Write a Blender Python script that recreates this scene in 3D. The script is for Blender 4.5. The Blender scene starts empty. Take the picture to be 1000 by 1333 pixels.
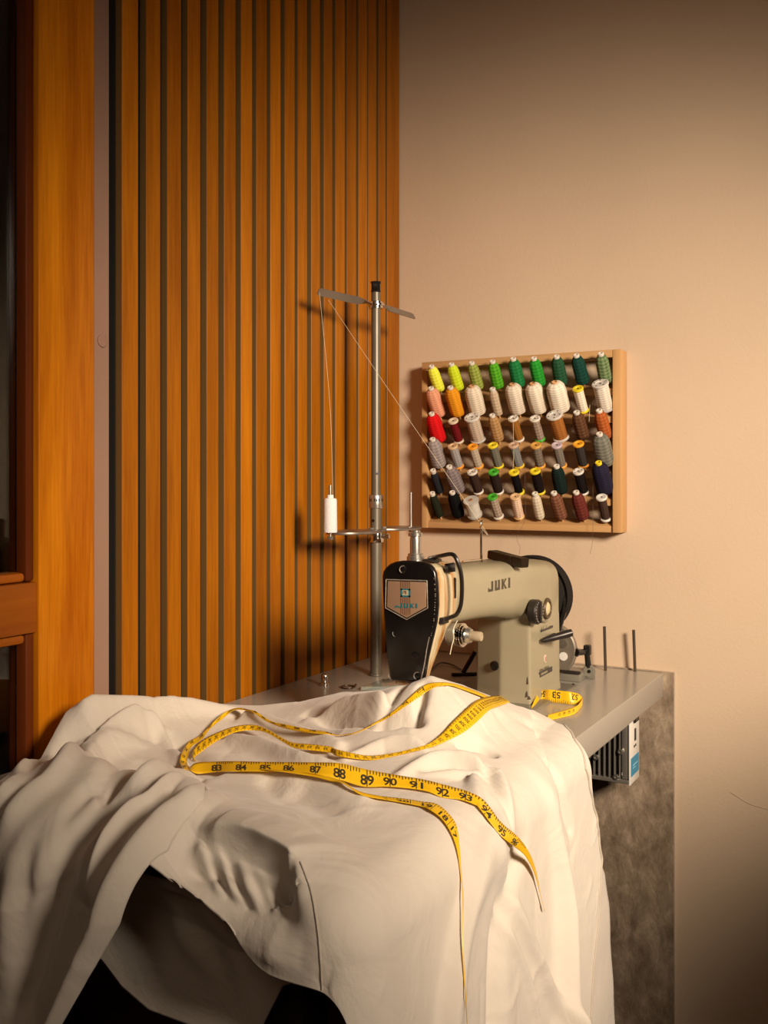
import bpy, bmesh, math, random
import numpy as np
from mathutils import Vector, Matrix
from mathutils.bvhtree import BVHTree
from math import pi, sin, cos, radians
random.seed(7); rng = np.random.default_rng(5)
SC = bpy.context.scene
COL = SC.collection

# ------------------------------------------------------------------ camera
CAM = Vector((0.9197, -1.709, 1.094)); FPX = 1250.0; TH = radians(29.25); HOR = 627.0
FW = Vector((-sin(TH), cos(TH), 0)); RT = Vector((cos(TH), sin(TH), 0)); UP = Vector((0, 0, 1))
cd = bpy.data.cameras.new('camera'); cam = bpy.data.objects.new('camera', cd); COL.objects.link(cam)
cam.location = CAM; cam.rotation_euler = (pi/2, 0, TH)
cd.sensor_fit = 'HORIZONTAL'; cd.sensor_width = 36; cd.lens = 36*FPX/1000; cd.shift_y = -(666.5-HOR)/1000
cd.clip_start = 0.02
SC.camera = cam

# survey helpers: a sight line through a point of the photograph, met with a known plane of the room
def ray(px, py): return FW + RT*((px-500)/FPX) - UP*((py-HOR)/FPX)
def onx(px, py, x): d = ray(px, py); return CAM + d*((x-CAM.x)/d.x)
def ony(px, py, y): d = ray(px, py); return CAM + d*((y-CAM.y)/d.y)
def onz(px, py, z): d = ray(px, py); return CAM + d*((z-CAM.z)/d.z)

# ------------------------------------------------------------------ materials
def rgb(c): return (c[0], c[1], c[2], 1)
def mat(name, col, rough=.5, metal=0., var=.0, vscale=8., stretch=(1,1,1), bump=0., bscale=60., spec=.5, trans=0., coat=0., sheen=0., alpha=1):
    m = bpy.data.materials.new(name); m.use_nodes = True
    nt = m.node_tree; b = nt.nodes['Principled BSDF']
    b.inputs['Base Color'].default_value = rgb(col); b.inputs['Roughness'].default_value = rough
    b.inputs['Metallic'].default_value = metal; b.inputs['Specular IOR Level'].default_value = spec
    b.inputs['Transmission Weight'].default_value = trans; b.inputs['Coat Weight'].default_value = coat
    b.inputs['Sheen Weight'].default_value = sheen
    tc = nt.nodes.new('ShaderNodeTexCoord'); mp = nt.nodes.new('ShaderNodeMapping'); mp.inputs['Scale'].default_value = stretch
    nt.links.new(tc.outputs['Object'], mp.inputs['Vector'])
    if var > 0:
        n = nt.nodes.new('ShaderNodeTexNoise'); n.inputs['Scale'].default_value = vscale; n.inputs['Detail'].default_value = 6
        nt.links.new(mp.outputs['Vector'], n.inputs['Vector'])
        r = nt.nodes.new('ShaderNodeValToRGB')
        r.color_ramp.elements[0].position = .3; r.color_ramp.elements[1].position = .7
        r.color_ramp.elements[0].color = rgb([c*(1-var) for c in col]); r.color_ramp.elements[1].color = rgb([min(1, c*(1+var)) for c in col])
        nt.links.new(n.outputs['Fac'], r.inputs['Fac']); nt.links.new(r.outputs['Color'], b.inputs['Base Color'])
    if bump > 0:
        n2 = nt.nodes.new('ShaderNodeTexNoise'); n2.inputs['Scale'].default_value = bscale; n2.inputs['Detail'].default_value = 4
        nt.links.new(mp.outputs['Vector'], n2.inputs['Vector'])
        bp = nt.nodes.new('ShaderNodeBump'); bp.inputs['Strength'].default_value = bump; bp.inputs['Distance'].default_value = .01
        nt.links.new(n2.outputs['Fac'], bp.inputs['Height']); nt.links.new(bp.outputs['Normal'], b.inputs['Normal'])
    return m

def wood(name, dark, light, axis='Z', scale=1., rough=.4, figure=.5, fleck=.5):
    """long grain along an axis, with broad figure bands and short pore flecks"""
    m = bpy.data.materials.new(name); m.use_nodes = True; nt = m.node_tree; N = nt.nodes; L = nt.links
    b = N['Principled BSDF']; b.inputs['Roughness'].default_value = rough; b.inputs['Specular IOR Level'].default_value = .18
    tc = N.new('ShaderNodeTexCoord'); oi = N.new('ShaderNodeObjectInfo')
    off = N.new('ShaderNodeVectorMath'); off.operation = 'ADD'
    mul = N.new('ShaderNodeMath'); mul.operation = 'MULTIPLY'; mul.inputs[1].default_value = 17.3
    L.new(oi.outputs['Random'], mul.inputs[0]); L.new(tc.outputs['Object'], off.inputs[0]); L.new(mul.outputs[0], off.inputs[1])
    def noise(sc, st, detail=5, rough_=.6):
        mp = N.new('ShaderNodeMapping'); s = [st, st, st]; s['XYZ'.index(axis)] = 1.; mp.inputs['Scale'].default_value = s
        n = N.new('ShaderNodeTexNoise'); n.inputs['Scale'].default_value = sc*scale; n.inputs['Detail'].default_value = detail; n.inputs['Roughness'].default_value = rough_
        L.new(off.outputs[0], mp.inputs['Vector']); L.new(mp.outputs[0], n.inputs['Vector']); return n.outputs['Fac']
    a = noise(2.2, 14, 4); f = noise(9, 26, 6, .7); g = noise(1.1, 9, 3)
    def mixf(x, y, w):
        mx = N.new('ShaderNodeMix'); mx.data_type = 'FLOAT'; mx.inputs[0].default_value = w; L.new(x, mx.inputs[2]); L.new(y, mx.inputs[3]); return mx.outputs[0]
    s = mixf(mixf(a, g, figure), f, fleck*.6)
    r = N.new('ShaderNodeValToRGB'); r.color_ramp.elements[0].position = .36; r.color_ramp.elements[1].position = .64
    r.color_ramp.elements[0].color = rgb(dark); r.color_ramp.elements[1].color = rgb(light)
    L.new(s, r.inputs['Fac'])
    # board to board tone
    hsv = N.new('ShaderNodeHueSaturation'); mr = N.new('ShaderNodeMapRange'); mr.inputs[3].default_value = .85; mr.inputs[4].default_value = 1.12
    L.new(oi.outputs['Random'], mr.inputs[0]); L.new(mr.outputs[0], hsv.inputs['Value']); L.new(r.outputs['Color'], hsv.inputs['Color'])
    L.new(hsv.outputs['Color'], b.inputs['Base Color'])
    bp = N.new('ShaderNodeBump'); bp.inputs['Strength'].default_value = .12; bp.inputs['Distance'].default_value = .002
    L.new(f, bp.inputs['Height']); L.new(bp.outputs['Normal'], b.inputs['Normal'])
    return m

# ------------------------------------------------------------------ mesh helpers
def new_bm(): return bmesh.new()
def bm_box(bm, lo, hi, bevel=0., seg=2, mi=0):
    lo, hi = Vector(lo), Vector(hi)
    r = bmesh.ops.create_cube(bm, size=1, matrix=Matrix.Translation((lo+hi)/2) @ Matrix.Diagonal((*(hi-lo), 1)))
    vs = r['verts']; fs = {f for v in vs for f in v.link_faces}
    for f in fs: f.material_index = mi
    if bevel > 0:
        es = list({e for v in vs for e in v.link_edges})
        bmesh.ops.bevel(bm, geom=es, offset=bevel, segments=seg, profile=.5, affect='EDGES')
def frame_of(d):
    d = Vector(d).normalized(); a = Vector((0, 0, 1)) if abs(d.z) < .9 else Vector((1, 0, 0))
    u = d.cross(a).normalized(); return u, d.cross(u).normalized(), d
def bm_tube(bm, pts, r, seg=10, cap=True, mi=0):
    pts = [Vector(p) for p in pts]; n = len(pts); rs = r if isinstance(r, (list, tuple)) else [r]*n
    rings = []; u = None
    for i, p in enumerate(pts):
        d = (pts[min(i+1, n-1)] - pts[max(i-1, 0)])
        if d.length < 1e-9: d = Vector((0, 0, 1))
        d.normalize()
        if u is None: u = frame_of(d)[0]
        u = (u - d*u.dot(d))
        u = u.normalized() if u.length > 1e-6 else frame_of(d)[0]
        w = d.cross(u)
        rings.append([bm.verts.new(p + (u*cos(2*pi*k/seg) + w*sin(2*pi*k/seg))*rs[i]) for k in range(seg)])
    for a, b in zip(rings, rings[1:]):
        for k in range(seg):
            f = bm.faces.new((a[k], a[(k+1) % seg], b[(k+1) % seg], b[k])); f.material_index = mi; f.smooth = True
    if cap:
        bm.faces.new(rings[0][::-1]).material_index = mi; bm.faces.new(rings[-1]).material_index = mi
def bm_lathe(bm, prof, o=(0,0,0), axis=(0,0,1), seg=24, mi=0, cap=True):
    """prof: (radius, height) pairs along the axis"""
    u, w, d = frame_of(axis); o = Vector(o); rings = []
    for r, h in prof:
        rings.append([bm.verts.new(o + d*h + (u*cos(2*pi*k/seg) + w*sin(2*pi*k/seg))*max(r, 1e-5)) for k in range(seg)])
    for a, b in zip(rings, rings[1:]):
        for k in range(seg):
            f = bm.faces.new((a[k], a[(k+1) % seg], b[(k+1) % seg], b[k])); f.smooth = True; f.material_index = mi
    if cap:
        bm.faces.new(rings[0][::-1]).material_index = mi; bm.faces.new(rings[-1]).material_index = mi
def bm_prism(bm, poly, depth, mi=0, bevel=0.):
    """poly: 3D outline; extruded by vector depth"""
    d = Vector(depth); a = [bm.verts.new(Vector(p)) for p in poly]; b = [bm.verts.new(Vector(p)+d) for p in poly]; n = len(a)
    fs = [bm.faces.new(a[::-1]), bm.faces.new(b)]
    for k in range(n): fs.append(bm.faces.new((a[k], a[(k+1) % n], b[(k+1) % n], b[k])))
    for f in fs: f.material_index = mi
    bmesh.ops.recalc_face_normals(bm, faces=fs)
    if bevel > 0:
        es = list({e for f in fs[:2] for e in f.edges}); bmesh.ops.bevel(bm, geom=es, offset=bevel, segments=3, profile=.5, affect='EDGES')
def smooth_curve(pts, n=8):
    """Catmull-Rom through the points"""
    P = [Vector(p) for p in pts]; out = []
    for i in range(len(P)-1):
        p0, p1, p2, p3 = P[max(i-1, 0)], P[i], P[i+1], P[min(i+2, len(P)-1)]
        for k in range(n):
            t = k/n; out.append(.5*((2*p1) + (p2-p0)*t + (2*p0-5*p1+4*p2-p3)*t*t + (3*p1-p0-3*p2+p3)*t*t*t))
    out.append(P[-1]); return out

def world_loc(o):
    v = Vector((0, 0, 0))
    while o: v = v + o.location; o = o.parent
    return v
def obj(name, bm, m, parent=None, local=False, sharp=35, smooth=True):
    me = bpy.data.meshes.new(name); bm.normal_update(); bm.to_mesh(me); bm.free()
    return link_mesh(name, me, m, parent, local, sharp, smooth)
def link_mesh(name, me, m, parent=None, local=False, sharp=35, smooth=True):
    o = bpy.data.objects.new(name, me); COL.objects.link(o)
    for x in (m if isinstance(m, (list, tuple)) else [m]): me.materials.append(x)
    if smooth:
        me.polygons.foreach_set('use_smooth', [True]*len(me.polygons))
        if sharp is not None: me.set_sharp_from_angle(angle=radians(sharp))
    if parent:
        o.parent = parent
        if not local: me.transform(Matrix.Translation(-world_loc(parent)))
    elif not local:                         # a thing that is one mesh: origin at its base
        c = np.empty(len(me.vertices)*3); me.vertices.foreach_get('co', c); c = c.reshape(-1, 3)
        b = Vector(((c[:,0].min()+c[:,0].max())/2, (c[:,1].min()+c[:,1].max())/2, c[:,2].min()))
        me.transform(Matrix.Translation(-b)); o.location = b
    return o
def tag(o, label=None, cat=None, group=None, kind=None):
    if label: o['label'] = label
    if cat: o['category'] = cat
    if group: o['group'] = group
    if kind: o['kind'] = kind
    return o
def thing(name, loc, label, cat, group=None):
    o = bpy.data.objects.new(name, None); COL.objects.link(o); o.location = loc; o.empty_display_size = .02
    return tag(o, label, cat, group)
def struct(name, bm, m, parent=None, **k):
    o = obj(name, bm, m, parent, **k)
    if not parent: o['kind'] = 'structure'
    return o
def box_obj(name, lo, hi, m, parent=None, bevel=0.):
    bm = new_bm(); bm_box(bm, lo, hi, bevel); return obj(name, bm, m, parent)

def text_polys(s, size=1., bold=0.):
    cu = bpy.data.curves.new('t', 'FONT'); cu.body = s; cu.size = size; cu.offset = bold; cu.resolution_u = 3
    to = bpy.data.objects.new('t', cu); COL.objects.link(to)
    bpy.context.view_layer.update()
    dg = bpy.context.evaluated_depsgraph_get(); me = to.evaluated_get(dg).to_mesh()
    v = [(a.co.x, a.co.y) for a in me.vertices]; f = [tuple(p.vertices) for p in me.polygons]
    to.evaluated_get(dg).to_mesh_clear(); bpy.data.objects.remove(to); bpy.data.curves.remove(cu)
    return v, f
def bm_text(bm, s, origin, ux, uy, size, depth=.0003, bold=0., width=None, center=False):
    """lettering on a plane: origin + ux*right + uy*up, a little proud of it"""
    v, f = text_polys(s, 1., bold); ux = Vector(ux).normalized(); uy = Vector(uy).normalized(); nrm = ux.cross(uy)
    x0 = min(a[0] for a in v); x1 = max(a[0] for a in v); y0 = min(a[1] for a in v); y1 = max(a[1] for a in v)
    sy = size/(y1-y0); sx = (width/(x1-x0)) if width else sy
    o = Vector(origin) - (ux*(x1-x0)*sx/2 if center else Vector((0,0,0)))
    vs = [bm.verts.new(o + ux*(a[0]-x0)*sx + uy*(a[1]-y0)*sy + nrm*depth) for a in v]
    for q in f:
        try: bm.faces.new([vs[i] for i in q])
        except ValueError: pass
# ------------------------------------------------------------------ materials of the room
M_wall = mat('wall_paint', (.60,.45,.315), .75, var=.04, vscale=3, bump=.05, bscale=180)
M_plaster = mat('pinkish_plaster', (.36,.205,.14), .7, var=.08, vscale=5)
M_floor = wood('dark_floor_boards', (.06,.025,.012), (.13,.055,.025), 'Y')
M_ceil = mat('ceiling_paint', (.6,.55,.48), .8)
M_slat = wood('oak_slat_veneer', (.22,.058,.001), (.45,.148,.003), 'Z', .9, .42, .35, .6)
M_mdf = mat('slat_core', (.17,.095,.03), .8, spec=.1)
M_felt = mat('black_felt', (.006,.005,.004), .95)
M_door = wood('mahogany_frame', (.30,.06,.001), (.70,.24,.007), 'Z', 1.1, .3, .55, .5)
M_doord = wood('mahogany_reveal', (.10,.02,.004), (.16,.035,.006), 'Z', .7, .3)
M_glass = mat('dark_glass', (.9,.92,.9), .02, trans=1.)
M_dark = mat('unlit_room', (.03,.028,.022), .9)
M_seam = mat('dark_seam', (.01,.006,.004), .9)
M_stone = mat('stone_panel_grey', (.2,.16,.12), .45, var=.0)

# back wall (y = 0), left wall (behind the slats), floor, ceiling and the walls behind the camera
XR, YF, ZC = 3.4, -3.6, 2.75
def wall_box(name, lo, hi, m): bm = new_bm(); bm_box(bm, lo, hi); return struct(name, bm, m)
wall_box('wall_back', (-.021, 0, 0), (XR, .1, ZC), M_wall)
wall_box('wall_left', (-.12, -.812, 0), (-.0225, 0, ZC), M_plaster)
wall_box('wall_left_upper', (-.12, YF, 2.2), (-.0225, -.812, ZC), M_plaster)
wall_box('wall_left_front', (-.12, YF, 0), (-.0225, -1.95, 2.2), M_plaster)
wall_box('wall_right', (XR, YF, 0), (XR+.1, .1, ZC), M_wall)
wall_box('wall_front', (-.12, YF-.1, 0), (XR+.1, YF, ZC), M_wall)
wall_box('floor', (-1.5, YF-.1, -.05), (XR+.1, .1, 0), M_floor)
wall_box('ceiling', (-1.5, YF-.1, ZC), (XR+.1, .1, ZC+.05), M_ceil)
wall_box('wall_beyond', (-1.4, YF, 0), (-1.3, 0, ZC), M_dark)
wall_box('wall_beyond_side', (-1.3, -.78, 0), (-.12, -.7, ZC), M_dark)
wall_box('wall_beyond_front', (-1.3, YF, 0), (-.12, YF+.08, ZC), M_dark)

# round plaster-coloured cap on the strip beside the door frame
bm = new_bm(); p = onx(133, 444, -.0225)
bm_lathe(bm, [(.0, .0), (.0085, .0), (.0085, .0015), (.0075, .0022), (0, .0022)], p, (1,0,0), 24, cap=False)
tag(obj('screw_cap', bm, M_plaster), 'small round pinkish cap on the plaster strip between door frame and slats', 'screw cap')

# glazed door in the left wall: stile, rail, mouldings and two panes
dr = bpy.data.objects.new('door_1', None); COL.objects.link(dr); dr.location = (-.04, -.9, 0); tag(dr, kind='structure')
y0, y1 = -.902, -.8115
bm = new_bm(); bm_box(bm, (-.05, y0, 0), (-.01, y1, 2.2), .0025); obj('stile', bm, M_door, dr)
bm = new_bm(); bm_box(bm, (-.05, -1.95, 0), (-.01, -1.86, 2.2), .0025); obj('stile', bm, M_door, dr)
M_rail = wood('mahogany_rail', (.28,.062,.005), (.46,.13,.010), 'Y', .7, .3, .5, .4)
bm = new_bm(); bm_box(bm, (-.05, -1.86, .912), (-.012, y0, .973), .002); obj('rail', bm, M_rail, dr)
bm = new_bm(); bm_box(bm, (-.05, -1.86, 2.05), (-.012, y0, 2.2), .002); obj('rail', bm, M_rail, dr)
bm = new_bm(); bm_box(bm, (-.05, -1.86, 0), (-.012, y0, .2), .002); obj('rail', bm, M_rail, dr)
for (za, zb) in ((.9735, 2.05), (.2, .9115)):
    bm = new_bm()          # bevelled glazing bead round each pane
    bm_box(bm, (-.0485, y0-.014, za), (-.016, y0-.0005, zb), .004); bm_box(bm, (-.0485, -1.86, za), (-.016, -1.846, zb), .004)
    obj('glazing_bead', bm, M_doord, dr)
    bm = new_bm(); bm_box(bm, (-.0485, -1.846, za), (-.016, y0-.014, za+.012), .005); bm_box(bm, (-.0485, -1.846, zb-.012), (-.016, y0-.014, zb), .005)
    obj('glazing_bead', bm, M_rail, dr)
    bm = new_bm(); bm_box(bm, (-.036, -1.846, za+.012), (-.032, y0-.014, zb-.012)); obj('pane', bm, M_glass, dr)
wall_box('trim_1', (-.06, y1+.0005, 0), (-.0155, y1+.004, 2.2), M_seam)

# slatted cladding: felt backing and nineteen upright slats, each where the photograph shows it
sl_px = [(159,180),(190.5,209),(218,236),(244.5,261),(269.3,284.6),(292,307),(314,328.5),(334,347.6),(352.4,365.5),(371,383.8),
         (388,400),(405.5,416.8),(422,432.8),(437,449),(452,464),(467,478.3),(479.8,490.2),(493,502),(504.3,520)]
sp = thing('slat_panel', (-.011, -.4, 0), 'tall wall cladding of upright orange oak slats on black felt left of the corner', 'wall panel')
bm = new_bm(); bm_box(bm, (-.0222, -.775, 0), (-.0125, -.001, ZC)); obj('backing', bm, M_felt, sp)
for a, b in sl_px:
    ya = onx(a, 500, 0).y; yb = min(onx(b, 500, 0).y, -.003)
    bm = new_bm(); bm_box(bm, (-.0122, ya, .0), (0, yb, ZC-.001), .0006, 1)
    bm.normal_update()
    for f in bm.faces: f.material_index = 0 if f.normal.x > .5 else 1
    obj('slat', bm, [M_slat, M_mdf], sp)

# stone-look panel standing against the back wall under the table end
def stone_material():
    m = bpy.data.materials.new('stone_panel'); m.use_nodes = True; nt = m.node_tree; N = nt.nodes; L = nt.links; b = N['Principled BSDF']
    tc = N.new('ShaderNodeTexCoord'); mp = N.new('ShaderNodeMapping'); mp.inputs['Rotation'].default_value = (0, .45, 0); mp.inputs['Scale'].default_value = (1, 1, .55)
    L.new(tc.outputs['Object'], mp.inputs[0])
    n = N.new('ShaderNodeTexNoise'); n.inputs['Scale'].default_value = 30; n.inputs['Detail'].default_value = 12; n.inputs['Roughness'].default_value = .78; n.inputs['Distortion'].default_value = .25
    L.new(mp.outputs[0], n.inputs['Vector'])
    r = N.new('ShaderNodeValToRGB'); e = r.color_ramp.elements
    e[0].position = .36; e[0].color = (.16,.112,.073,1); e[1].position = .70; e[1].color = (.52,.40,.285,1)
    x = e.new(.52); x.color = (.30,.222,.152,1)
    L.new(n.outputs['Fac'], r.inputs[0]); L.new(r.outputs[0], b.inputs['Base Color'])
    b.inputs['Roughness'].default_value = .5
    bp = N.new('ShaderNodeBump'); bp.inputs['Strength'].default_value = .3; bp.inputs['Distance'].default_value = .004
    L.new(n.outputs['Fac'], bp.inputs['Height']); L.new(bp.outputs[0], b.inputs['Normal'])
    return m
M_stone = stone_material()
M_edge = mat('panel_edge', (.42,.34,.26), .6)
bm = new_bm(); bm_box(bm, (.002, -.0065, .0), (.5445, -.0002, .762), .0004, 1)
bm.normal_update()
for f in bm.faces: f.material_index = 1 if (f.normal.x > .5 or f.normal.z > .5) else 0
tag(obj('stone_panel', bm, [M_stone, M_edge]), 'mottled grey-brown stone panel against the back wall beneath the table', 'wall panel')

# hairline crack in the paint at the right
bm = new_bm()
cr = [ony(x, y, -.0003) for x, y in ((951,1031),(960,1037),(975,1046),(990,1051),(1010,1056))]
bm_tube(bm, smooth_curve(cr, 4), .0006, 5); o = obj('wall_crack', bm, mat('crack', (.46,.34,.245), .9)); o['kind'] = 'structure'; o.name = 'trim_2'
# ------------------------------------------------------------------ sewing table
M_top = mat('grey_laminate', (.37,.335,.285), .22, var=.03, vscale=4, spec=.6)
M_apron = mat('grey_edge', (.36,.32,.27), .4)
M_steel = mat('brushed_steel', (.55,.52,.47), .28, .9, var=.06, vscale=30)
M_chrome = mat('chrome', (.75,.73,.70), .12, 1.)
M_iron = mat('dark_iron', (.035,.028,.024), .35, .4, var=.3, vscale=60)
M_black = mat('black_paint', (.008,.0065,.006), .22, .0, spec=.5)
M_leg = mat('leg_paint', (.05,.045,.04), .5)
TZ = .76; TX0, TX1, TY0, TY1 = .004, .527, -.99, -.008
tb = thing('sewing_table', (.26, -.55, 0), 'grey laminate sewing table in the corner, mostly hidden under the cream garment', 'table')
bm = new_bm(); bm_box(bm, (TX0, TY0, TZ-.0015), (TX1, TY1, TZ), .0006, 1); obj('worktop', bm, M_top, tb)
bm = new_bm(); bm_box(bm, (TX0, TY0, TZ-.042), (TX1-.0012, TY1, TZ-.0016), .0025); obj('apron', bm, M_apron, tb)
for y, xs in ((-.95, (.06, .40)), (-.16, (.06, .26))):
    for x in xs:
        bm = new_bm(); bm_box(bm, (x-.02, y-.02, 0), (x+.02, y+.02, TZ-.043), .003); obj('leg', bm, M_leg, tb)
    bm = new_bm(); bm_box(bm, (.081, y-.015, .08), (xs[1]-.021, y+.015, .11), .003); obj('crossbar', bm, M_leg, tb)
for (xa, ya, xb, yb) in ((788.5,873,787,815.5), (827,874,825,820)):
    b = onz(xa, ya, TZ); t = (CAM-b).length; top = ony(xb, yb, b.y-.004)
    bm = new_bm(); bm_tube(bm, [b-Vector((0,0,.004)), top], .0026, 10); obj('thread_pin', bm, mat('pin_brown', (.13,.10,.075), .35, .7), tb)
b = onz(422.5, 892.5, TZ); bm = new_bm()
bm_lathe(bm, [(.0075,0),(.0075,.004),(.0052,.005),(.0052,.017),(.004,.019)], b, (0,0,1), 16); obj('peg_bolt', bm, M_chrome, tb)

bm = new_bm(); bm_box(bm, (.03, -.925, .10), (.50, -.91, TZ-.043), .002); obj('end_board', bm, wood('dark_board', (.07,.018,.006), (.13,.036,.012), 'X'), tb)
# ------------------------------------------------------------------ motor control box under the worktop
M_alu = mat('cast_aluminium', (.34,.31,.27), .35, .7, var=.1, vscale=30)
M_aluD = mat('fin_recess', (.10,.088,.075), .5, .5)
M_white = mat('white_plastic', (.72,.68,.62), .35)
M_blue = mat('blue_label', (.03,.23,.40), .4)
cb = thing('motor_control_box', (.4, -.1, .6), 'finned grey control box with a white end panel hanging under the table edge', 'control box')
X1 = .496; zb = .592; zt = TZ-.043
bm = new_bm(); bm_box(bm, (.14, -.108, zb), (X1, -.066, zt), .002); obj('housing', bm, M_aluD, cb)
bm = new_bm(); x = X1-.0155
while x > .15:
    bm_box(bm, (x-.0011, -.1215, zb+.006), (x+.0011, -.1075, zt-.002), .0004, 1); x -= .0088
bm_box(bm, (.14, -.123, zb), (X1, -.1078, zb+.0065), .001, 1)
obj('heat_sink', bm, M_alu, cb)
bm = new_bm(); bm_box(bm, (X1-.0125, -.121, zb+.007), (X1-.0002, -.1078, zt-.002), .002); obj('side_plate', bm, M_alu, cb)
for (dx, z) in ((-.0135,.688),(-.0135,.645),(-.021,.602),(-.068,.629),(-.070,.640),(-.055,.630)):
    bm = new_bm(); bm_lathe(bm, [(.0048,0),(.0048,.004),(.002,.0045),(.002,.003)], (X1+dx, -.1215, z), (0,-1,0), 6); obj('screw', bm, M_steel, cb)
bm = new_bm(); bm_box(bm, (X1+.0002, -.1235, zb-.002), (X1+.0026, -.064, zt-.001), .001); wp = obj('end_panel', bm, M_white, cb)
xf = X1+.0027
def on_panel(y0, z0, y1, z1, name, m, d=.0012, bev=.0005):
    bm = new_bm(); bm_box(bm, (xf-.0005, y0, z0), (xf+d, y1, z1), bev, 1); return obj(name, bm, m, wp)
on_panel(-.104, .690, -.080, .714, 'rocker_switch', M_black, .004, .001)
on_panel(-.096, .6585, -.088, .679, 'port', M_black)
on_panel(-.100, .648, -.0965, .652, 'socket_hole', M_black); on_panel(-.091, .6485, -.0875, .6525, 'socket_hole', M_black)
lb = on_panel(-.1185, .603, -.070, .634, 'blue_label', M_blue, .0008)
bm = new_bm(); bm_box(bm, (xf+.0007, -.110, .6195), (xf+.0011, -.080, .6215)); bm_box(bm, (xf+.0007, -.110, .615), (xf+.0011, -.092, .6165)); obj('label_lettering', bm, mat('label_print', (.25,.55,.68), .5), wp)
# ------------------------------------------------------------------ thread stand: pole, spool tray and guide arm
M_pole = mat('grey_tube', (.17,.145,.11), .42, .45, var=.1, vscale=20)
M_plate = mat('stand_plate', (.30,.265,.23), .36, .8, var=.08, vscale=25)
PX, PY = .099, -.272
ts = thing('thread_stand', (PX, PY, TZ), 'tall grey metal thread stand clamped at the back of the table before the slats', 'thread stand')
def pz(py): return onx(482, py, PX).z
z_top, z_arm, z_col, z_tray = pz(383), pz(394), pz(650), pz(690)
bm = new_bm(); bm_tube(bm, [(PX, PY, TZ-.02), (PX, PY, z_col)], .0098, 20); obj('lower_pole', bm, M_pole, ts)
bm = new_bm(); bm_tube(bm, [(PX, PY, z_col), (PX, PY, pz(378))], .0080, 20); obj('upper_pole', bm, M_pole, ts)
bm = new_bm(); bm_lathe(bm, [(.0098,-.002),(.0118,0),(.0118,.0035),(.0098,.004)], (PX, PY, TZ+.001), seg=20); obj('base_ring', bm, M_pole, ts)
bm = new_bm(); bm_lathe(bm, [(.008,-.001),(.0088,0),(.0088,.002),(.0082,.003),(.0082,.0145),(.0095,.0155),(.0095,.018),(.002,.019)], (PX, PY, pz(378)), seg=8); obj('end_cap', bm, M_black, ts)
bm = new_bm(); bm_lathe(bm, [(.0100,-.016),(.0118,-.0155),(.0122,-.014),(.0122,.006),(.0115,.0075),(.0085,.008)], (PX, PY, z_col), seg=24); co = obj('collar', bm, M_steel, ts)
bm = new_bm()
for k in range(9):                          # worn print round the collar
    a = radians(-120+k*17); c = Vector((PX, PY, z_col-.004)); n = Vector((cos(a), sin(a), 0)); s = Vector((-sin(a), cos(a), 0))
    if k in (2, 6): continue
    q = [c+n*.01228+s*dx+Vector((0,0,dz)) for dx, dz in ((-.0011,0),(.0011,0),(.0011,.005),(-.0011,.005))]
    bm.faces.new([bm.verts.new(v) for v in q])
obj('worn_print', bm, M_iron, co)
bm = new_bm(); bm_lathe(bm, [(.0095,-.0185),(.0128,-.018),(.0132,-.016),(.0132,-.002),(.0128,-.0005),(.0095,0)], (PX, PY, z_tray-.0035), seg=24)
bm_tube(bm, [(PX+.011, PY+.002, z_tray-.011), (PX+.024, PY+.004, z_tray-.011)], .004, 12); obj('tray_clamp', bm, M_chrome, ts)
for z, dx in ((pz(616), .0), (pz(678), -.0)):
    bm = new_bm(); a = Vector((PX, PY, z)); n = (CAM-a); n.z = 0; n.normalize(); n = Matrix.Rotation(.25 if z > 1.1 else -.5, 3, 'Z') @ n
    R = .0081 if z > z_col else .0099
    bm_lathe(bm, [(.0026, R-.0006), (.0026, R+.00025), (0, R+.0003)], a, n, 12, cap=False)
    obj('pole_hole', bm, M_black, ts)
# tray: two lobes on a strip, seen almost edge on
def tray_outline():
    L = []; cA = Vector((PX+.000, PY-.072)); cB = Vector((PX+.000, PY+.072))
    for k in range(19):
        a = radians(20+k*(320/18)); L.append(cA + Vector((sin(a+pi)*-.040, cos(a)*.062)))
    for k in range(19):
        a = radians(200+k*(320/18)); L.append(cB + Vector((sin(a+pi)*-.040, cos(a)*.062)))
    return L
bm = new_bm(); bm_prism(bm, [(p.x, p.y, z_tray-.003) for p in tray_outline()], (0,0,.0042), bevel=.0008); obj('spool_tray', bm, M_plate, ts)
spA = onx(430, 688, PX-.0); spA.z = z_tray
spB = onx(535, 690, PX+.0); spB.z = z_tray
for q, h in ((spA, .077), (spB, .063)):
    bm = new_bm(); bm_tube(bm, [q-Vector((0,0,.010)), q+Vector((0,0,h))], .0024, 12)
    bm_lathe(bm, [(.0045,-.0095),(.0045,-.0045),(.002,-.004)], q, seg=8); obj('spool_pin', bm, M_steel, ts)
for dy in (-.022, .022):
    bm = new_bm(); bm_lathe(bm, [(.0042,0),(.0042,.003),(.002,.0035)], (PX+.004, PY+dy, z_tray+.0012), seg=8); obj('screw', bm, M_steel, ts)
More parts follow.
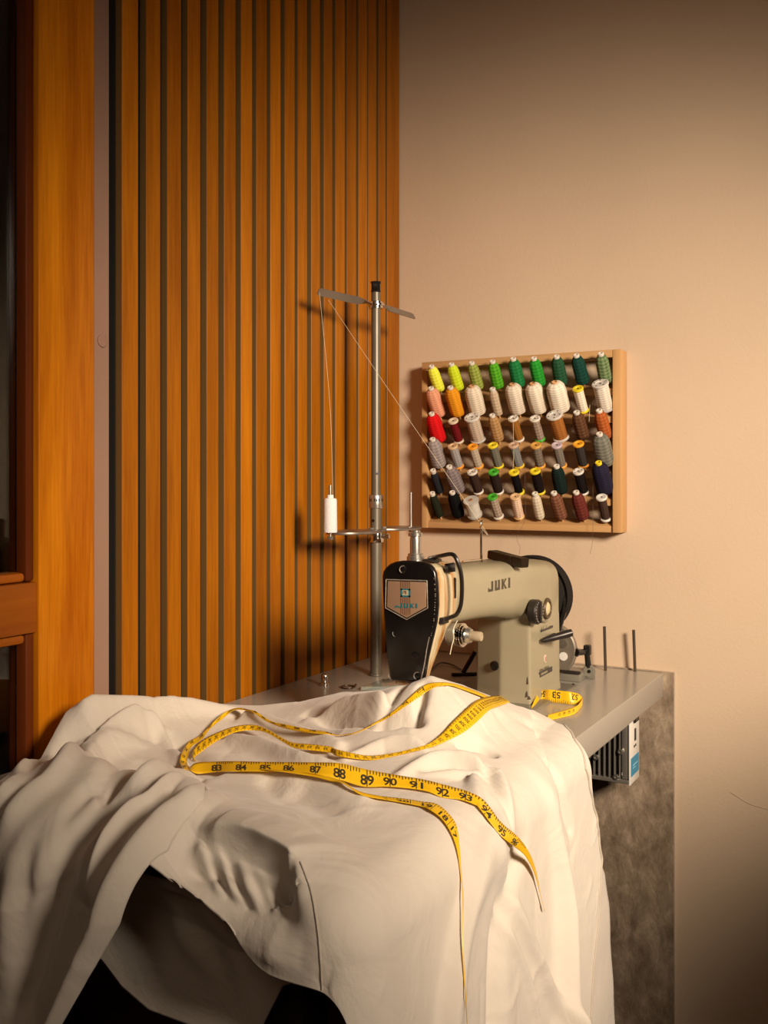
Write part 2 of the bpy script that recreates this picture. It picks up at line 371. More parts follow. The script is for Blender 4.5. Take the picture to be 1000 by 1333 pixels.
# guide arm: twisted steel strip with eyelets at its ends
bm = new_bm()
A = onx(414, 383, .063); B = onx(539.5, 411.5, .096); A.z = z_arm+.004; B.z = z_arm+.002; Cn = Vector((PX, PY, z_arm))
for P, sgn in ((A, 1), (B, -1)):
    d = (P-Cn); L = d.length; d.normalize(); side = Vector((0,0,1)).cross(d)
    st = [(0.010,.0045,0),(.018,.0045,0),(.030,.0052,.5*1),(.042,.0065,1.),(L-.004,.0062,1.),(L,.0045,1.)]
    prev = None
    for s, hw, tw in st:
        a = tw*radians(62); w = side*cos(a) + Vector((0,0,1))*sin(a); n = d.cross(w)
        c = Cn + d*s
        ring = [bm.verts.new(c + w*hw*i + n*.0007*j) for i, j in ((-1,-1),(1,-1),(1,1),(-1,1))]
        if prev:
            for k in range(4): bm.faces.new((prev[k], prev[(k+1)%4], ring[(k+1)%4], ring[k]))
        else: bm.faces.new(ring[::-1])
        prev = ring
    bm.faces.new(prev)
bmesh.ops.recalc_face_normals(bm, faces=bm.faces); obj('guide_arm', bm, M_plate, ts, sharp=25)
bm = new_bm(); bm_lathe(bm, [(.0085,-.0075),(.0125,-.007),(.0125,-.003),(.0148,-.0026),(.0148,.0008),(.012,.0015),(.012,.004),(.0085,.0055)], Cn, seg=24); obj('arm_nut', bm, M_chrome, ts)

# white cone of thread on the tray
M_wthread = mat('white_thread', (.82,.80,.80), .7, bump=.4, bscale=300, stretch=(1,1,6))
M_wplas = mat('white_core', (.78,.75,.70), .4)
tc_ = thing('thread_cone', (spA.x, spA.y, z_tray+.0013), 'slim white cone of thread standing on the left side of the stand tray', 'thread cone')
bm = new_bm(); bm_lathe(bm, [(.004,.0),(.0108,.0005),(.0112,.002),(.0105,.052),(.0095,.0545),(.0042,.0552)], (spA.x, spA.y, z_tray+.0013), seg=24); obj('thread_winding', bm, M_wthread, tc_)
bm = new_bm(); bm_lathe(bm, [(.0030,.040),(.0055,.0545),(.0052,.0600),(.0045,.0604),(.0030,.0595)], (spA.x, spA.y, z_tray+.0013), seg=20, cap=False); obj('core', bm, M_wplas, tc_)
# the thread from the cone up to the arm
M_thr = mat('pale_thread', (.80,.68,.50), .6)
tip = A + (Cn-A).normalized()*.003
bm = new_bm(); bm_tube(bm, smooth_curve([Vector((spA.x+.005, spA.y, z_tray+.0605)), (Vector((spA.x, spA.y, z_tray+.06))*.55+tip*.45)+Vector((.006,.004,0)), tip], 10), .00025, 6)
tag(obj('thread', bm, M_thr), 'fine pale thread running from the white cone up to the guide arm', 'thread')
# ------------------------------------------------------------------ sewing machine head
def machine_material():
    m = bpy.data.materials.new('cream_enamel'); m.use_nodes = True; nt = m.node_tree; N = nt.nodes; L = nt.links; b = N['Principled BSDF']
    b.inputs['Roughness'].default_value = .27; b.inputs['Specular IOR Level'].default_value = .5
    tc = N.new('ShaderNodeTexCoord'); sx = N.new('ShaderNodeSeparateXYZ'); L.new(tc.outputs['Object'], sx.inputs[0])
    mp = N.new('ShaderNodeMapping'); mp.inputs['Scale'].default_value = (60, 75, 5); L.new(tc.outputs['Object'], mp.inputs[0])
    n = N.new('ShaderNodeTexNoise'); n.inputs['Scale'].default_value = 1.; n.inputs['Detail'].default_value = 5; L.new(mp.outputs[0], n.inputs['Vector'])
    st = N.new('ShaderNodeValToRGB'); st.color_ramp.elements[0].position = .47; st.color_ramp.elements[1].position = .62
    L.new(n.outputs['Fac'], st.inputs[0])
    # varnish runs on the head end only (low y in the machine's own space)
    mr = N.new('ShaderNodeMapRange'); mr.inputs[1].default_value = -.165; mr.inputs[2].default_value = -.185; L.new(sx.outputs['Y'], mr.inputs[0])
    mul = N.new('ShaderNodeMath'); mul.operation = 'MULTIPLY'; L.new(st.outputs['Color'], mul.inputs[0]); L.new(mr.outputs[0], mul.inputs[1])
    mx = N.new('ShaderNodeMix'); mx.data_type = 'RGBA'; L.new(mul.outputs[0], mx.inputs[0])
    n2 = N.new('ShaderNodeTexNoise'); n2.inputs['Scale'].default_value = 14; L.new(tc.outputs['Object'], n2.inputs['Vector'])
    r2 = N.new('ShaderNodeValToRGB'); r2.color_ramp.elements[0].color = (.285,.245,.155,1); r2.color_ramp.elements[1].color = (.345,.30,.20,1)
    L.new(n2.outputs['Fac'], r2.inputs[0])
    mh = N.new('ShaderNodeMix'); mh.data_type = 'RGBA'; L.new(mr.outputs[0], mh.inputs[0]); L.new(r2.outputs[0], mh.inputs[6]); mh.inputs[7].default_value = (.52,.43,.27,1)
    L.new(mh.outputs[2], mx.inputs[6]); mx.inputs[7].default_value = (.36,.15,.03,1)
    L.new(mx.outputs[2], b.inputs['Base Color'])
    return m
M_mach = machine_material()
M_chip = mat('worn_black_enamel', (.007,.0055,.005), .2, var=0)
def chipped():
    nt = M_chip.node_tree; N = nt.nodes; L = nt.links; b = N['Principled BSDF']
    tc = N.new('ShaderNodeTexCoord'); n = N.new('ShaderNodeTexNoise'); n.inputs['Scale'].default_value = 330; n.inputs['Detail'].default_value = 3; L.new(tc.outputs['Object'], n.inputs['Vector'])
    n3 = N.new('ShaderNodeTexNoise'); n3.inputs['Scale'].default_value = 30; L.new(tc.outputs['Object'], n3.inputs['Vector'])
    ad = N.new('ShaderNodeMath'); ad.operation = 'MULTIPLY_ADD'; L.new(n3.outputs['Fac'], ad.inputs[0]); ad.inputs[1].default_value = .35; L.new(n.outputs['Fac'], ad.inputs[2])
    r = N.new('ShaderNodeValToRGB'); r.color_ramp.elements[0].position = .945; r.color_ramp.elements[1].position = .97
    r.color_ramp.elements[0].color = (.007,.0055,.005,1); r.color_ramp.elements[1].color = (.35,.31,.27,1)
    L.new(ad.outputs[0], r.inputs[0]); L.new(r.outputs[0], b.inputs['Base Color'])
chipped()
M_bare = mat('bare_metal_wear', (.42,.38,.33), .4, .6, var=.3, vscale=200)
M_bed = mat('grey_bed', (.22,.20,.16), .35, .3, var=.12, vscale=14)
sm = thing('sewing_machine', (.365, -.42, TZ), 'old cream industrial sewing machine with a black end plate on the table', 'sewing machine')
YP = -.652
# --- body: arm, pillar and head grown into one casting
bm = new_bm()
def rrect_ring(bm, c, hx, hz, ax, az, p=.5, n=36):
    out = []
    for k in range(n):
        a = 2*pi*k/n; ca, sa = cos(a), sin(a)
        out.append(bm.verts.new(Vector(c) + Vector(ax)*hx*math.copysign(abs(ca)**p, ca) + Vector(az)*hz*math.copysign(abs(sa)**p, sa)))
    return out
def loft(bm, rings):
    n = len(rings[0])
    for a, b in zip(rings, rings[1:]):
        for k in range(n): bm.faces.new((a[k], a[(k+1) % n], b[(k+1) % n], b[k]))
    bm.faces.new(rings[0][::-1]); bm.faces.new(rings[-1])
# arm along y (x centre, half width, z low, z high)
arm = [(-.60,.362,.036,.908,.984,.62),(-.565,.362,.037,.906,.983,.62),(-.50,.362,.041,.904,.981,.62),(-.44,.362,.045,.900,.979,.58),(-.385,.363,.048,.893,.977,.55),
       (-.34,.364,.049,.885,.976,.5),(-.27,.365,.049,.875,.972,.5),(-.222,.364,.046,.872,.967,.55),(-.208,.362,.040,.880,.960,.6)]
loft(bm, [rrect_ring(bm, (xc, y, (a+b)/2), hw, (b-a)/2, (1,0,0), (0,0,1), p) for y, xc, hw, a, b, p in arm])
# pillar
def pillar(z, g=0):
    P = [(.413+g,-.224),(.413+g,-.359-g),(.366,-.362-g*1.4),(.316-g*.6,-.338-g),(.316,-.224)]
    return [bm.verts.new((x, y, z)) for x, y in P]
loft(bm, [pillar(.7602, .002), pillar(.775), pillar(.86,-.001), pillar(.90, -.002), pillar(.94,-.004)])
# head
hd = [(.838,.337,.378,-.628),(.86,.334,.383,-.622),(.885,.331,.390,-.613),(.906,.328,.3955,-.600),(.925,.326,.400,-.580),(.95,.325,.401,-.573),(.974,.325,.400,-.570),(.986,.331,.394,-.574),(.9915,.342,.383,-.582)]
loft(bm, [rrect_ring(bm, ((a+b)/2, (YP+.007+y)/2, z), (b-a)/2, (y-YP-.007)/2, (1,0,0), (0,1,0), .35) for z, a, b, y in hd])
bmesh.ops.recalc_face_normals(bm, faces=bm.faces)
me = bpy.data.meshes.new('body'); bm.to_mesh(me); bm.free()
to = bpy.data.objects.new('tmp', me); COL.objects.link(to)
md = to.modifiers.new('r', 'REMESH'); md.mode = 'VOXEL'; md.voxel_size = .0022
ms = to.modifiers.new('s', 'SMOOTH'); ms.factor = .5; ms.iterations = 7
bpy.context.view_layer.update()
me2 = bpy.data.meshes.new_from_object(to.evaluated_get(bpy.context.evaluated_depsgraph_get()))
bpy.data.objects.remove(to); me2.name = 'body'
body = link_mesh('body', me2, M_mach, sm, sharp=None)
# bed set flush into the worktop
bm = new_bm(); bm_box(bm, (.255, -.662, TZ-.03), (.432, -.186, TZ+.0035), .004, 3); obj('bed', bm, M_bed, sm)
bm = new_bm(); bm_lathe(bm, [(.002,0),(.002,.0012),(0,.0013)], (.424, -.192, TZ+.0034), seg=10); obj('bed_screw', bm, M_black, sm)
# black end plate
def pl(c, y=YP): x = 490+c[0]*.1575; z = 700+c[1]*.1575; return ony(x, z, y)
oc = [(45,320),(52,280),(72,248),(110,215),(155,198),(210,190),(270,190),(330,194),(395,203),(435,220),(465,250),(485,292),(498,380),(503,470),(504,560),(497,640),(488,710),(470,790),(455,850),(420,1000),(396,1150),(385,1183),(365,1196),(300,1192),(210,1186),(130,1180),(112,1168),(104,1130),(80,950),(66,780),(57,640),(48,450)]
bm = new_bm(); bm_prism(bm, [pl(c) for c in oc], (0,.0085,0), bevel=.0028); fp = obj('face_plate', bm, M_chip, sm, sharp=50)
# worn bright rim down the right edge
bm = new_bm()
rim = [pl(c, YP-.0004) for c in [(470,300),(482,380),(487,470),(484,560),(474,690),(452,810)]]
for a, b in zip(rim, rim[1:]):
    for k in range(7):
        if rng.random() < .45:
            q = a.lerp(b, (k+rng.random())/7); bm_lathe(bm, [(.0004+.0006*rng.random(),0),(.0002,.0004)], q, (0,-1,0), 5)
wr = [(438,820,8),(425,880,12),(415,930,10),(408,980,13),(398,1040,15),(388,1090,18),(376,1140,18),(366,1180,14)]
for (a, b) in zip(wr, wr[1:]):
    p0, p1 = pl(a[:2], YP-.0001), pl(b[:2], YP-.0001)
    bm_tube(bm, [p0, p1], [a[2]*.00003+.0004, b[2]*.00003+.0004], 6)
obj('worn_edge', bm, M_bare, fp)
# screws of the plate
for c in ((222,262),(340,1142)):
    bm = new_bm(); bm_lathe(bm, [(.0046,-.001),(.0046,.0008),(.0036,.0014),(0,.0015)], pl(c), (0,-1,0), 20, cap=False); s = obj('plate_screw', bm, M_chip, fp)
    bm = new_bm(); pts = [pl((c[0]+30*cos(a), c[1]+30*sin(a)), YP-.0014) for a in np.linspace(2.0, 5.0, 12)]; bm_tube(bm, pts, .0006, 6); obj('screw_rim', bm, M_bare, s)
for c in ((120,1135),(155,790)):
    bm = new_bm(); pts = [pl((c[0]+20*cos(a), c[1]+26*sin(a)), YP-.0003) for a in np.linspace(1.6, 3.6, 8)]; bm_tube(bm, pts, .0004, 6); obj('scratch', bm, M_bare, fp)
bm = new_bm(); bm_lathe(bm, [(.0052,.0),(.0052,.0005),(.004,.0008),(0,.0004)], pl((322,975)), (0,-1,0), 20, cap=False); obj('plate_hole', bm, M_black, fp)
# maker's shield with its stripes, square emblem and lettering
M_badge = mat('badge_copper', (.40,.25,.16), .35, .35)
M_silver = mat('badge_silver', (.55,.5,.42), .3, .8)
M_teal = mat('badge_teal', (.012,.13,.17), .4)
M_stripe = mat('badge_stripe', (.14,.05,.025), .5)
sh = [(95,358),(408,368),(412,572),(250,662),(88,572)]
bm = new_bm(); bm_prism(bm, [pl(c, YP-.0012) for c in sh], (0,.0014,0), bevel=.0003); bd = obj('badge', bm, M_badge, fp)
bm = new_bm(); ring = [pl(c, YP-.0012) for c in [(80,345),(418,355),(424,580),(250,676),(76,580),(80,345)]]
bm_tube(bm, [p for a, b in zip(ring, ring[1:]) for p in (a, b)], .0007, 6); obj('badge_rim', bm, M_bare, bd)
def flat(bm, quad, y): bm.faces.new([bm.verts.new(pl(c, y)) for c in quad])
bm = new_bm()
for k in range(6):
    x = 200+k*15
    for a, b in ((362,420),(492,545),(580,640+ (6-abs(k-3.0)*6))): flat(bm, [(x-2.6+ (a-360)*.01,a),(x+2.6+(a-360)*.01,a),(x+2.6+(b-360)*.01,b),(x-2.6+(b-360)*.01,b)], YP-.0014)
bmesh.ops.recalc_face_normals(bm, faces=bm.faces); obj('stripes', bm, M_stripe, bd, smooth=False)
def quadsq(bm, x0, y0, x1, y1, y): flat(bm, [(x0,y0),(x1,y0+(x1-x0)*.03),(x1,y1+(x1-x0)*.03),(x0,y1)], y)
bm = new_bm(); quadsq(bm, 200, 420, 282, 432, YP-.0015); quadsq(bm, 200, 476, 282, 489, YP-.0015); quadsq(bm, 200, 420, 214, 489, YP-.0015); quadsq(bm, 266, 422, 282, 491, YP-.0015)
obj('emblem_frame', bm, M_teal, bd, smooth=False)
bm = new_bm(); quadsq(bm, 214, 432, 266, 476, YP-.0015); obj('emblem_ground', bm, mat('emblem_ground', (.42,.36,.24), .4), bd, smooth=False)
bm = new_bm(); quadsq(bm, 222, 440, 246, 448, YP-.0017); quadsq(bm, 237, 448, 246, 466, YP-.0017); quadsq(bm, 218, 452, 226, 460, YP-.0017); obj('emblem_mark', bm, M_stripe, bd, smooth=False)
def letters_JUKI(bm, put, w=1., h=1., gap=.28, st=.30, tick=True):
    """blocky J U K I: put(x, y) maps letter space to a point; four letters, each 1 high"""
    def poly(pts): bm.faces.new([bm.verts.new(put(x, y)) for x, y in pts])
    x = 0.
    lw = .86
    # J with a hooked foot
    poly([(x+lw-st,1),(x+lw,1),(x+lw,0),(x+lw-st,0)]); poly([(x,0),(x+lw-st,0),(x+lw-st,st*.75),(x,st*.75)]); poly([(x,st*.75),(x+.16,st*.75),(x+.16,.42),(x,.36)])
    x += lw+gap
    poly([(x,1),(x+st,1),(x+st,0),(x,0)]); poly([(x+st,st*.75),(x+lw-st,st*.75),(x+lw-st,0),(x+st,0)]); poly([(x+lw-st,1),(x+lw,1),(x+lw,0),(x+lw-st,0)])
    x += lw+gap
    poly([(x,1),(x+st,1),(x+st,0),(x,0)]); poly([(x+st,.62),(x+lw-.28,1),(x+lw+.02,1),(x+st,.38)]); poly([(x+st+.1,.58),(x+lw+.06,0),(x+lw-.26,0),(x+st,.44)])
    x += lw+gap
    poly([(x,1),(x+st,1),(x+st,0),(x,0)])
    return x+st
bm = new_bm()
def putb(x, y): return pl((178+x*43, 578+x*43*.03-y*38), YP-.0016)
letters_JUKI(bm, putb); flat(bm, [(150,570),(172,556),(172,574),(152,578)], YP-.0016)
bmesh.ops.recalc_face_normals(bm, faces=bm.faces); obj('badge_lettering', bm, M_teal, bd, smooth=False)
# lettering on the arm: follows the curved front
bvb = BVHTree.FromPolygons([tuple(v.co + Vector((.365,-.42,TZ))) for v in me2.vertices], [tuple(p.vertices) for p in me2.polygons])
def on_body(px, py, off=.0004):
    d = ray(px, py); h, n, i, t = bvb.ray_cast(CAM, d.normalized())
    if h is None: h, n, i, t = bvb.find_nearest(ony(px, py, -.36))
    return h + n*off
bm = new_bm()
def puta(x, y):
    px = 635.5+x*7.6; py = 770.8 - x*7.6*.205 - y*13.2; return on_body(px, py)
letters_JUKI(bm, puta, st=.34); bmesh.ops.recalc_face_normals(bm, faces=bm.faces); obj('arm_lettering', bm, mat('lettering_brown', (.06,.045,.03), .5), sm, smooth=False)

# --- fittings, front of pillar (x = XFp)
XFp = .413
def pf(px, py): return onx(px, py, XFp)
p = pf(691, 796)
bm = new_bm(); bm_lathe(bm, [(.006,-.002),(.006,.004),(.0165,.0045),(.0185,.006),(.0185,.016),(.0165,.018),(0,.0182)], p+Vector((-.004,.0,0)), (1,0,0), 28, cap=False); dk = obj('stitch_dial', bm, M_iron, sm)
bm = new_bm()
for k in range(20):
    a = 2*pi*k/20; c = p+Vector((.0142, cos(a)*.0148, sin(a)*.0148)); bm_lathe(bm, [(.0007,0),(.0005,.0003)], c, (1,0,0), 5)
obj('dial_marks', bm, M_white, dk)
bm = new_bm(); bm_box(bm, p+Vector((.0138,-.0028,-.016)), p+Vector((.0175,.0028,.016)), .001); obj('dial_grip', bm, M_iron, dk)
p = pf(711.5, 792)
bm = new_bm(); bm_lathe(bm, [(.0165,-.003),(.0165,.002),(.0155,.0035),(.0115,.0035),(.0110,.001)], p, (1,0,0), 28); rg = obj('oil_window_ring', bm, mat('worn_brass_ring', (.11,.075,.04), .4, .5), sm)
bm = new_bm(); bm_lathe(bm, [(.0108,-.001),(.0105,.002),(.007,.0045),(0,.0055)], p, (1,0,0), 24, cap=False); obj('oil_window', bm, mat('yellowed_window', (.55,.45,.26), .15), rg)
# reverse lever
l0, l1 = onx(704, 834.5, .416), onx(744.5, 823.5, .455)
bm = new_bm(); mid = l0.lerp(l1, .45)
prof = [(l0, .0022), (l0.lerp(l1, .12), .004), (l0.lerp(l1, .45), .0050), (l0.lerp(l1, .8), .0062), (l1, .0056), (l1+(l1-l0)*.03, .002)]
bm_tube(bm, [a for a, r in prof], [r for a, r in prof], 14)
bm_tube(bm, [onx(722,829,.405), onx(722,829,.43)], .006, 12)
obj('reverse_lever', bm, M_iron, sm)
# plates and marks
def plate(px0, py0, px1, py1, name, m, d=.0007, parent=None):
    a, b = pf(px0, py0), pf(px1, py1); bm = new_bm(); bm_box(bm, (XFp-.001, min(a.y,b.y), min(a.z,b.z)), (XFp+d, max(a.y,b.y), max(a.z,b.z)), .0002, 1); return obj(name, bm, m, parent or sm)
M_lab = mat('label_dark', (.05,.042,.035), .5); M_labl = mat('label_pale', (.34,.29,.20), .5)
np1 = plate(704.5, 823, 719.5, 814, 'direction_plate', M_lab)
bm = new_bm(); a = pf(705.5, 820.2); [bm_box(bm, a+Vector((.0006,.005*q,.001)), a+Vector((.0011,.005*q+(.0034 if q % 3 else .002),.0042))) for q in range(6)]; obj('plate_lettering', bm, M_labl, np1)
bm = new_bm(); a = pf(706.5, 812); bm_text(bm, '4 2 1', a+Vector((.0002,0,0)), (0,1,0), (0,0,1), .005, bold=.01, width=.020); obj('dial_numbers', bm, M_lab, sm)
np2 = plate(701.3, 883, 719, 869.5, 'model_plate', M_labl)
bm = new_bm(); a = pf(702.3, 876.3); bm_text(bm, 'DDL-555-4', a+Vector((.0008,0,0)), (0,1,0), (0,0,1), .0055, bold=.015, width=.040)
a0, a1 = pf(701.6, 882.6), pf(718.7, 872.4)
z0 = a0.z+.0004; bm_box(bm, (XFp+.0006, a0.y+.001, z0), (XFp+.0010, a1.y-.001, z0+.0078)); o = obj('model_lettering', bm, M_lab, np2)
bm = new_bm(); [bm_box(bm, (XFp+.0009, a0.y+.007+.0048*q, z0+.0024), (XFp+.0013, a0.y+.007+.0048*q+(.0034 if q % 2 else .0024), z0+.0054)) for q in range(6)]; obj('serial_number', bm, M_labl, np2)
p = pf(710, 857.5); bm = new_bm(); bm_lathe(bm, [(.0042,-.0005),(.0042,.0006),(0,.0007)], p, (1,0,0), 20, cap=False)
for v in bm.verts: v.co.z = p.z + (v.co.z-p.z)*1.55
qs = obj('inspection_sticker', bm, mat('pale_sticker', (.62,.52,.40), .5), sm)
bm = new_bm(); bm_text(bm, '8', p+Vector((.0008,-.0016,-.0038)), (0,1,0), (0,0,1), .0075, bold=.02, width=.0036); obj('sticker_mark', bm, mat('sticker_red', (.55,.06,.03), .5), qs)
M_chipb = mat('chip_brown', (.05,.03,.02), .7)
# oil hole in the pillar's inner face, chips at the foot
q = ony(644, 866.5, -.359); bm = new_bm(); bm_lathe(bm, [(.0072,-.0012),(.0072,.0018),(.006,.0024),(0,.0018)], q, (-.3,-1,0), 24, cap=False); obj('pillar_plug', bm, M_black, sm)
for (px, py, sx, sz) in ((686,903,4,11),(689,908,5,6),(687,885,2.2,14),(648,906,2.5,5),(614,905,3,6)):
    bm = new_bm(); h = on_body(px, min(py, 908), .0); d = (CAM-h).normalized(); d.z = 0; d.normalize(); s = Vector((0,0,1)).cross(d)
    q = [h+d*.0012+s*a*sx*.0008+Vector((0,0,b*sz*.0008*.55)) for a, b in ((-.6,-1),(.7,-1),(.35,.1),(.1,1),(-.3,.2))]
    bm.faces.new([bm.verts.new(v) for v in q])
    obj('enamel_chip', bm, M_chipb, sm, smooth=False)

# --- top and head fittings
pc = Vector((.357, -.622, 0)); zt = .9905
bm = new_bm(); bm_lathe(bm, [(.0105,-.004),(.0112,.004),(.0112,.009),(.0098,.0095),(.0098,.0125),(.0072,.0135),(.0072,.030),(.0066,.0345),(.0092,.0352),(.0092,.0392),(.0060,.0405),(.0060,.0425),(0,.0425)], (pc.x, pc.y, zt-.001), seg=24, cap=False); obj('pressure_screw', bm, M_steel, sm)
lp = [(559,727,.375),(566,725.5,.385),(577,723,.40),(588,721.5,.412),(594,727,.419),(600,745,.424),(601.5,766,.425),(600,787,.423),(595,799,.418),(588,803,.410),(578,807,.402)]
bm = new_bm(); bm_tube(bm, smooth_curve([onx(a,b,c) for a,b,c in lp], 5), .0027, 10); obj('thread_guard', bm, mat('guard_black', (.015,.011,.009), .25), sm)
bm = new_bm(); bm_box(bm, onx(560,729.5,.376)-Vector((.006,.008,.002)), onx(560,729.5,.376)+Vector((.012,.010,.002)), .001); obj('guard_clip', bm, M_iron, sm); bm = new_bm()
bm_box(bm, onx(577,807.5,.400)-Vector((.004,.007,.004)), onx(577,807.5,.400)+Vector((.004,.009,.004)), .001); obj('guard_clip', bm, M_iron, sm)
bm = new_bm(); bm_box(bm, (.3955,-.600,.945), (.4025,-.595,.972), .002)
bm_tube(bm, [onx(580,740,.398), onx(592,738,.408)], .006, 10); obj('take_up_slot', bm, M_iron, sm)
# tension discs and post
tp = onx(594, 826, .404)
bm = new_bm(); bm_lathe(bm, [(.0135,-.010),(.0145,-.002),(.0145,.002),(.0135,.003)], tp, (1,0,0), 28); tn = obj('tension_base', bm, M_bed, sm)
bm = new_bm()
for k, r in enumerate((.0135,.0150,.0150,.0125)): bm_lathe(bm, [(.004,.003+k*.0028),(r,.0035+k*.0028),(r,.0048+k*.0028),(.004,.0058+k*.0028)], tp, (1,0,0), 26)
obj('tension_disc', bm, M_chrome, tn)
bm = new_bm(); bm_lathe(bm, [(.0095,.0145),(.0105,.017),(.0085,.021),(.005,.0215)], tp, (1,0,0), 24); obj('tension_nut', bm, M_steel, tn)
bm = new_bm(); bm_lathe(bm, [(.0058,.021),(.0062,.022),(.0062,.033),(.0055,.035),(.0035,.035),(.0033,.0345),(0,.0345)], tp, (1,0,0), 20, cap=False); obj('tension_knob', bm, mat('bone_knob', (.38,.30,.20), .4), tn)
bm = new_bm(); bm_tube(bm, smooth_curve([onx(595.5,808,.410), onx(590,820,.4145), onx(591,830,.4145), onx(588,842,.412), onx(586,852,.410)], 6), .0005, 6); obj('thread_tail', bm, M_thr, sm)
# thread pin on top
t0 = Vector((.372, -.470, .9815)); tp0 = onx(626.5, 729, t0.x)
b1 = Vector((tp0.x, tp0.y, tp0.z)); t1 = onx(626.5, 690, t0.x); 
bm = new_bm(); bm_tube(bm, [b1-Vector((0,0,.004)), b1, t1], .0017, 10)
bm_tube(bm, smooth_curve([b1+Vector((0,0,.0005)), b1+Vector((0,-.015,.0008)), b1+Vector((-.006,-.05,.001))], 4), .0015, 8)
hl = [t1+Vector((.0016*cos(a), .0016*sin(a), .0011*a)) for a in np.linspace(0, 4*pi, 40)]
bm_tube(bm, hl, .0009, 8); obj('thread_pin', bm, M_chrome, sm)
# dark clip lying across the top
c0, c1 = onz(641, 721.5, .985), onz(683, 733, .977)
bm = new_bm(); d = (c1-c0).normalized(); sd = Vector((0,0,1)).cross(d).normalized(); up = d.cross(sd)
def obox(bm, c, d, s, u, L, w, h, bev=.0012):
    r = bmesh.ops.create_cube(bm, size=1); M = Matrix((d, s, u)).transposed().to_4x4(); M.translation = c
    bmesh.ops.transform(bm, matrix=M @ Matrix.Diagonal((L, w, h, 1)), verts=r['verts'])
    bmesh.ops.bevel(bm, geom=list({e for v in r['verts'] for e in v.link_edges}), offset=bev, segments=2, affect='EDGES')
Lc = (c1-c0).length
obox(bm, c0+d*Lc*.36, d, sd, up, Lc*.74, .019, .0125); obox(bm, c0+d*Lc*.86, d, sd, up, Lc*.30, .016, .0135, .001)
obox(bm, c0+d*Lc*.5-up*.007, d, sd, up, .012, .012, .010, .001)
obj('top_clip', bm, mat('dark_bronze', (.035,.022,.012), .3, .4), sm)
# hand wheel with its rims behind the pillar end
hc = Vector((.352, -.186, .905))
bm = new_bm(); bm_lathe(bm, [(.012,.016),(.050,.012),(.058,.006),(.0635,.010),(.0665,.006),(.0665,0),(.0640,-.004),(.0605,-.001),(.0605,-.0045),(.0645,-.008),(.0655,-.013),(.0625,-.017),(.052,-.015),(.012,-.018)], hc, (0,-1,0), 48)
obj('hand_wheel', bm, mat('wheel_black', (.016,.013,.011), .85, spec=.12), sm)
bm = new_bm(); bm_tube(bm, smooth_curve([onx(733,757,.40), onx(735,775,.408), onx(734.5,795,.409), onx(731,808,.408), onx(728,821,.406)], 5), [.0035]*3+[.0042]*14+[.0036]*4, 8); obj('belt_cover_strap', bm, M_black, sm)
# slim presser bar under the head
bm = new_bm(); bm_tube(bm, [(.352,-.636,.846),(.352,-.636,.812)], .0042, 12); bm_tube(bm, [(.366,-.636,.846),(.366,-.636,.815)], .003, 12)
obj('presser_bar', bm, M_chrome, sm)

# ------------------------------------------------------------------ bobbin winder behind the machine
bw = thing('bobbin_winder', (.42, -.14, TZ), 'small bobbin winder with a grey wheel and black lever behind the machine', 'bobbin winder')
wc = Vector((.372, -.155, .8115))
bm = new_bm(); bm_lathe(bm, [(.006,-.006),(.032,-.005),(.036,-.004),(.040,-.008),(.0445,-.008),(.0455,-.004),(.0455,.003),(.0435,.005),(.036,.004),(.006,.006)], wc, (0,-1,0), 44); wl = obj('wheel', bm, mat('grey_casting', (.24,.20,.155), .4, .4), bw)
for a in (25, -22, -75, 72): 
    q = wc+Vector((cos(radians(a))*.0265, 0, sin(radians(a))*.0265)); bm = new_bm(); bm_lathe(bm, [(.0072,.0048),(.0072,.0062),(0,.0064)], q, (0,-1,0), 20, cap=False); obj('bright_boss', bm, M_white if a == -22 else M_steel, wl)
zb0 = TZ
a = onz(741, 880.5, zb0); b = onz(762, 884.5, zb0)
bm = new_bm(); bm_box(bm, (.36, -.158, zb0), (.424, -.100, zb0+.014), .002); obj('base', bm, M_bed, bw)
bm = new_bm(); bm_box(bm, (.385, -.162, zb0+.0142), (.426, -.157, zb0+.019), .001); obj('slide', bm, M_iron, bw)
e = onx(767, 874, .428); bm = new_bm(); bm_lathe(bm, [(.0095,-.005),(.0105,-.004),(.0105,.004),(.0095,.005)], (e.x, e.y, zb0+.0135), (0.25,-1,0), 24)
bm_box(bm, (e.x-.0095, e.y-.004, zb0), (e.x+.0095, e.y+.004, zb0+.014), .001); ep = obj('end_lug', bm, M_bed, bw)
bm = new_bm(); bm_lathe(bm, [(.003,.0),(.003,.0006),(0,.0006)], (e.x+.0015, e.y-.0052, zb0+.0135), (.25,-1,0), 12, cap=False); obj('pivot_screw', bm, M_black, ep)
bm = new_bm(); yy = e.y+.001
bm_tube(bm, [onx(766,868,.427), onx(764,848,.427)], [.0052,.0046], 8)
bm_box(bm, onx(765,846,.427)-Vector((.006,.007,.009)), onx(765,846,.427)+Vector((.006,.006,.009)), .003)
bm_tube(bm, [onx(750,849,.418), onx(763,849,.425)], [.0062,.0048], 8)
bm_tube(bm, [onx(749,849,.414), onx(752.5,849,.418)], .0075, 10)
obj('lever', bm, M_black, bw)

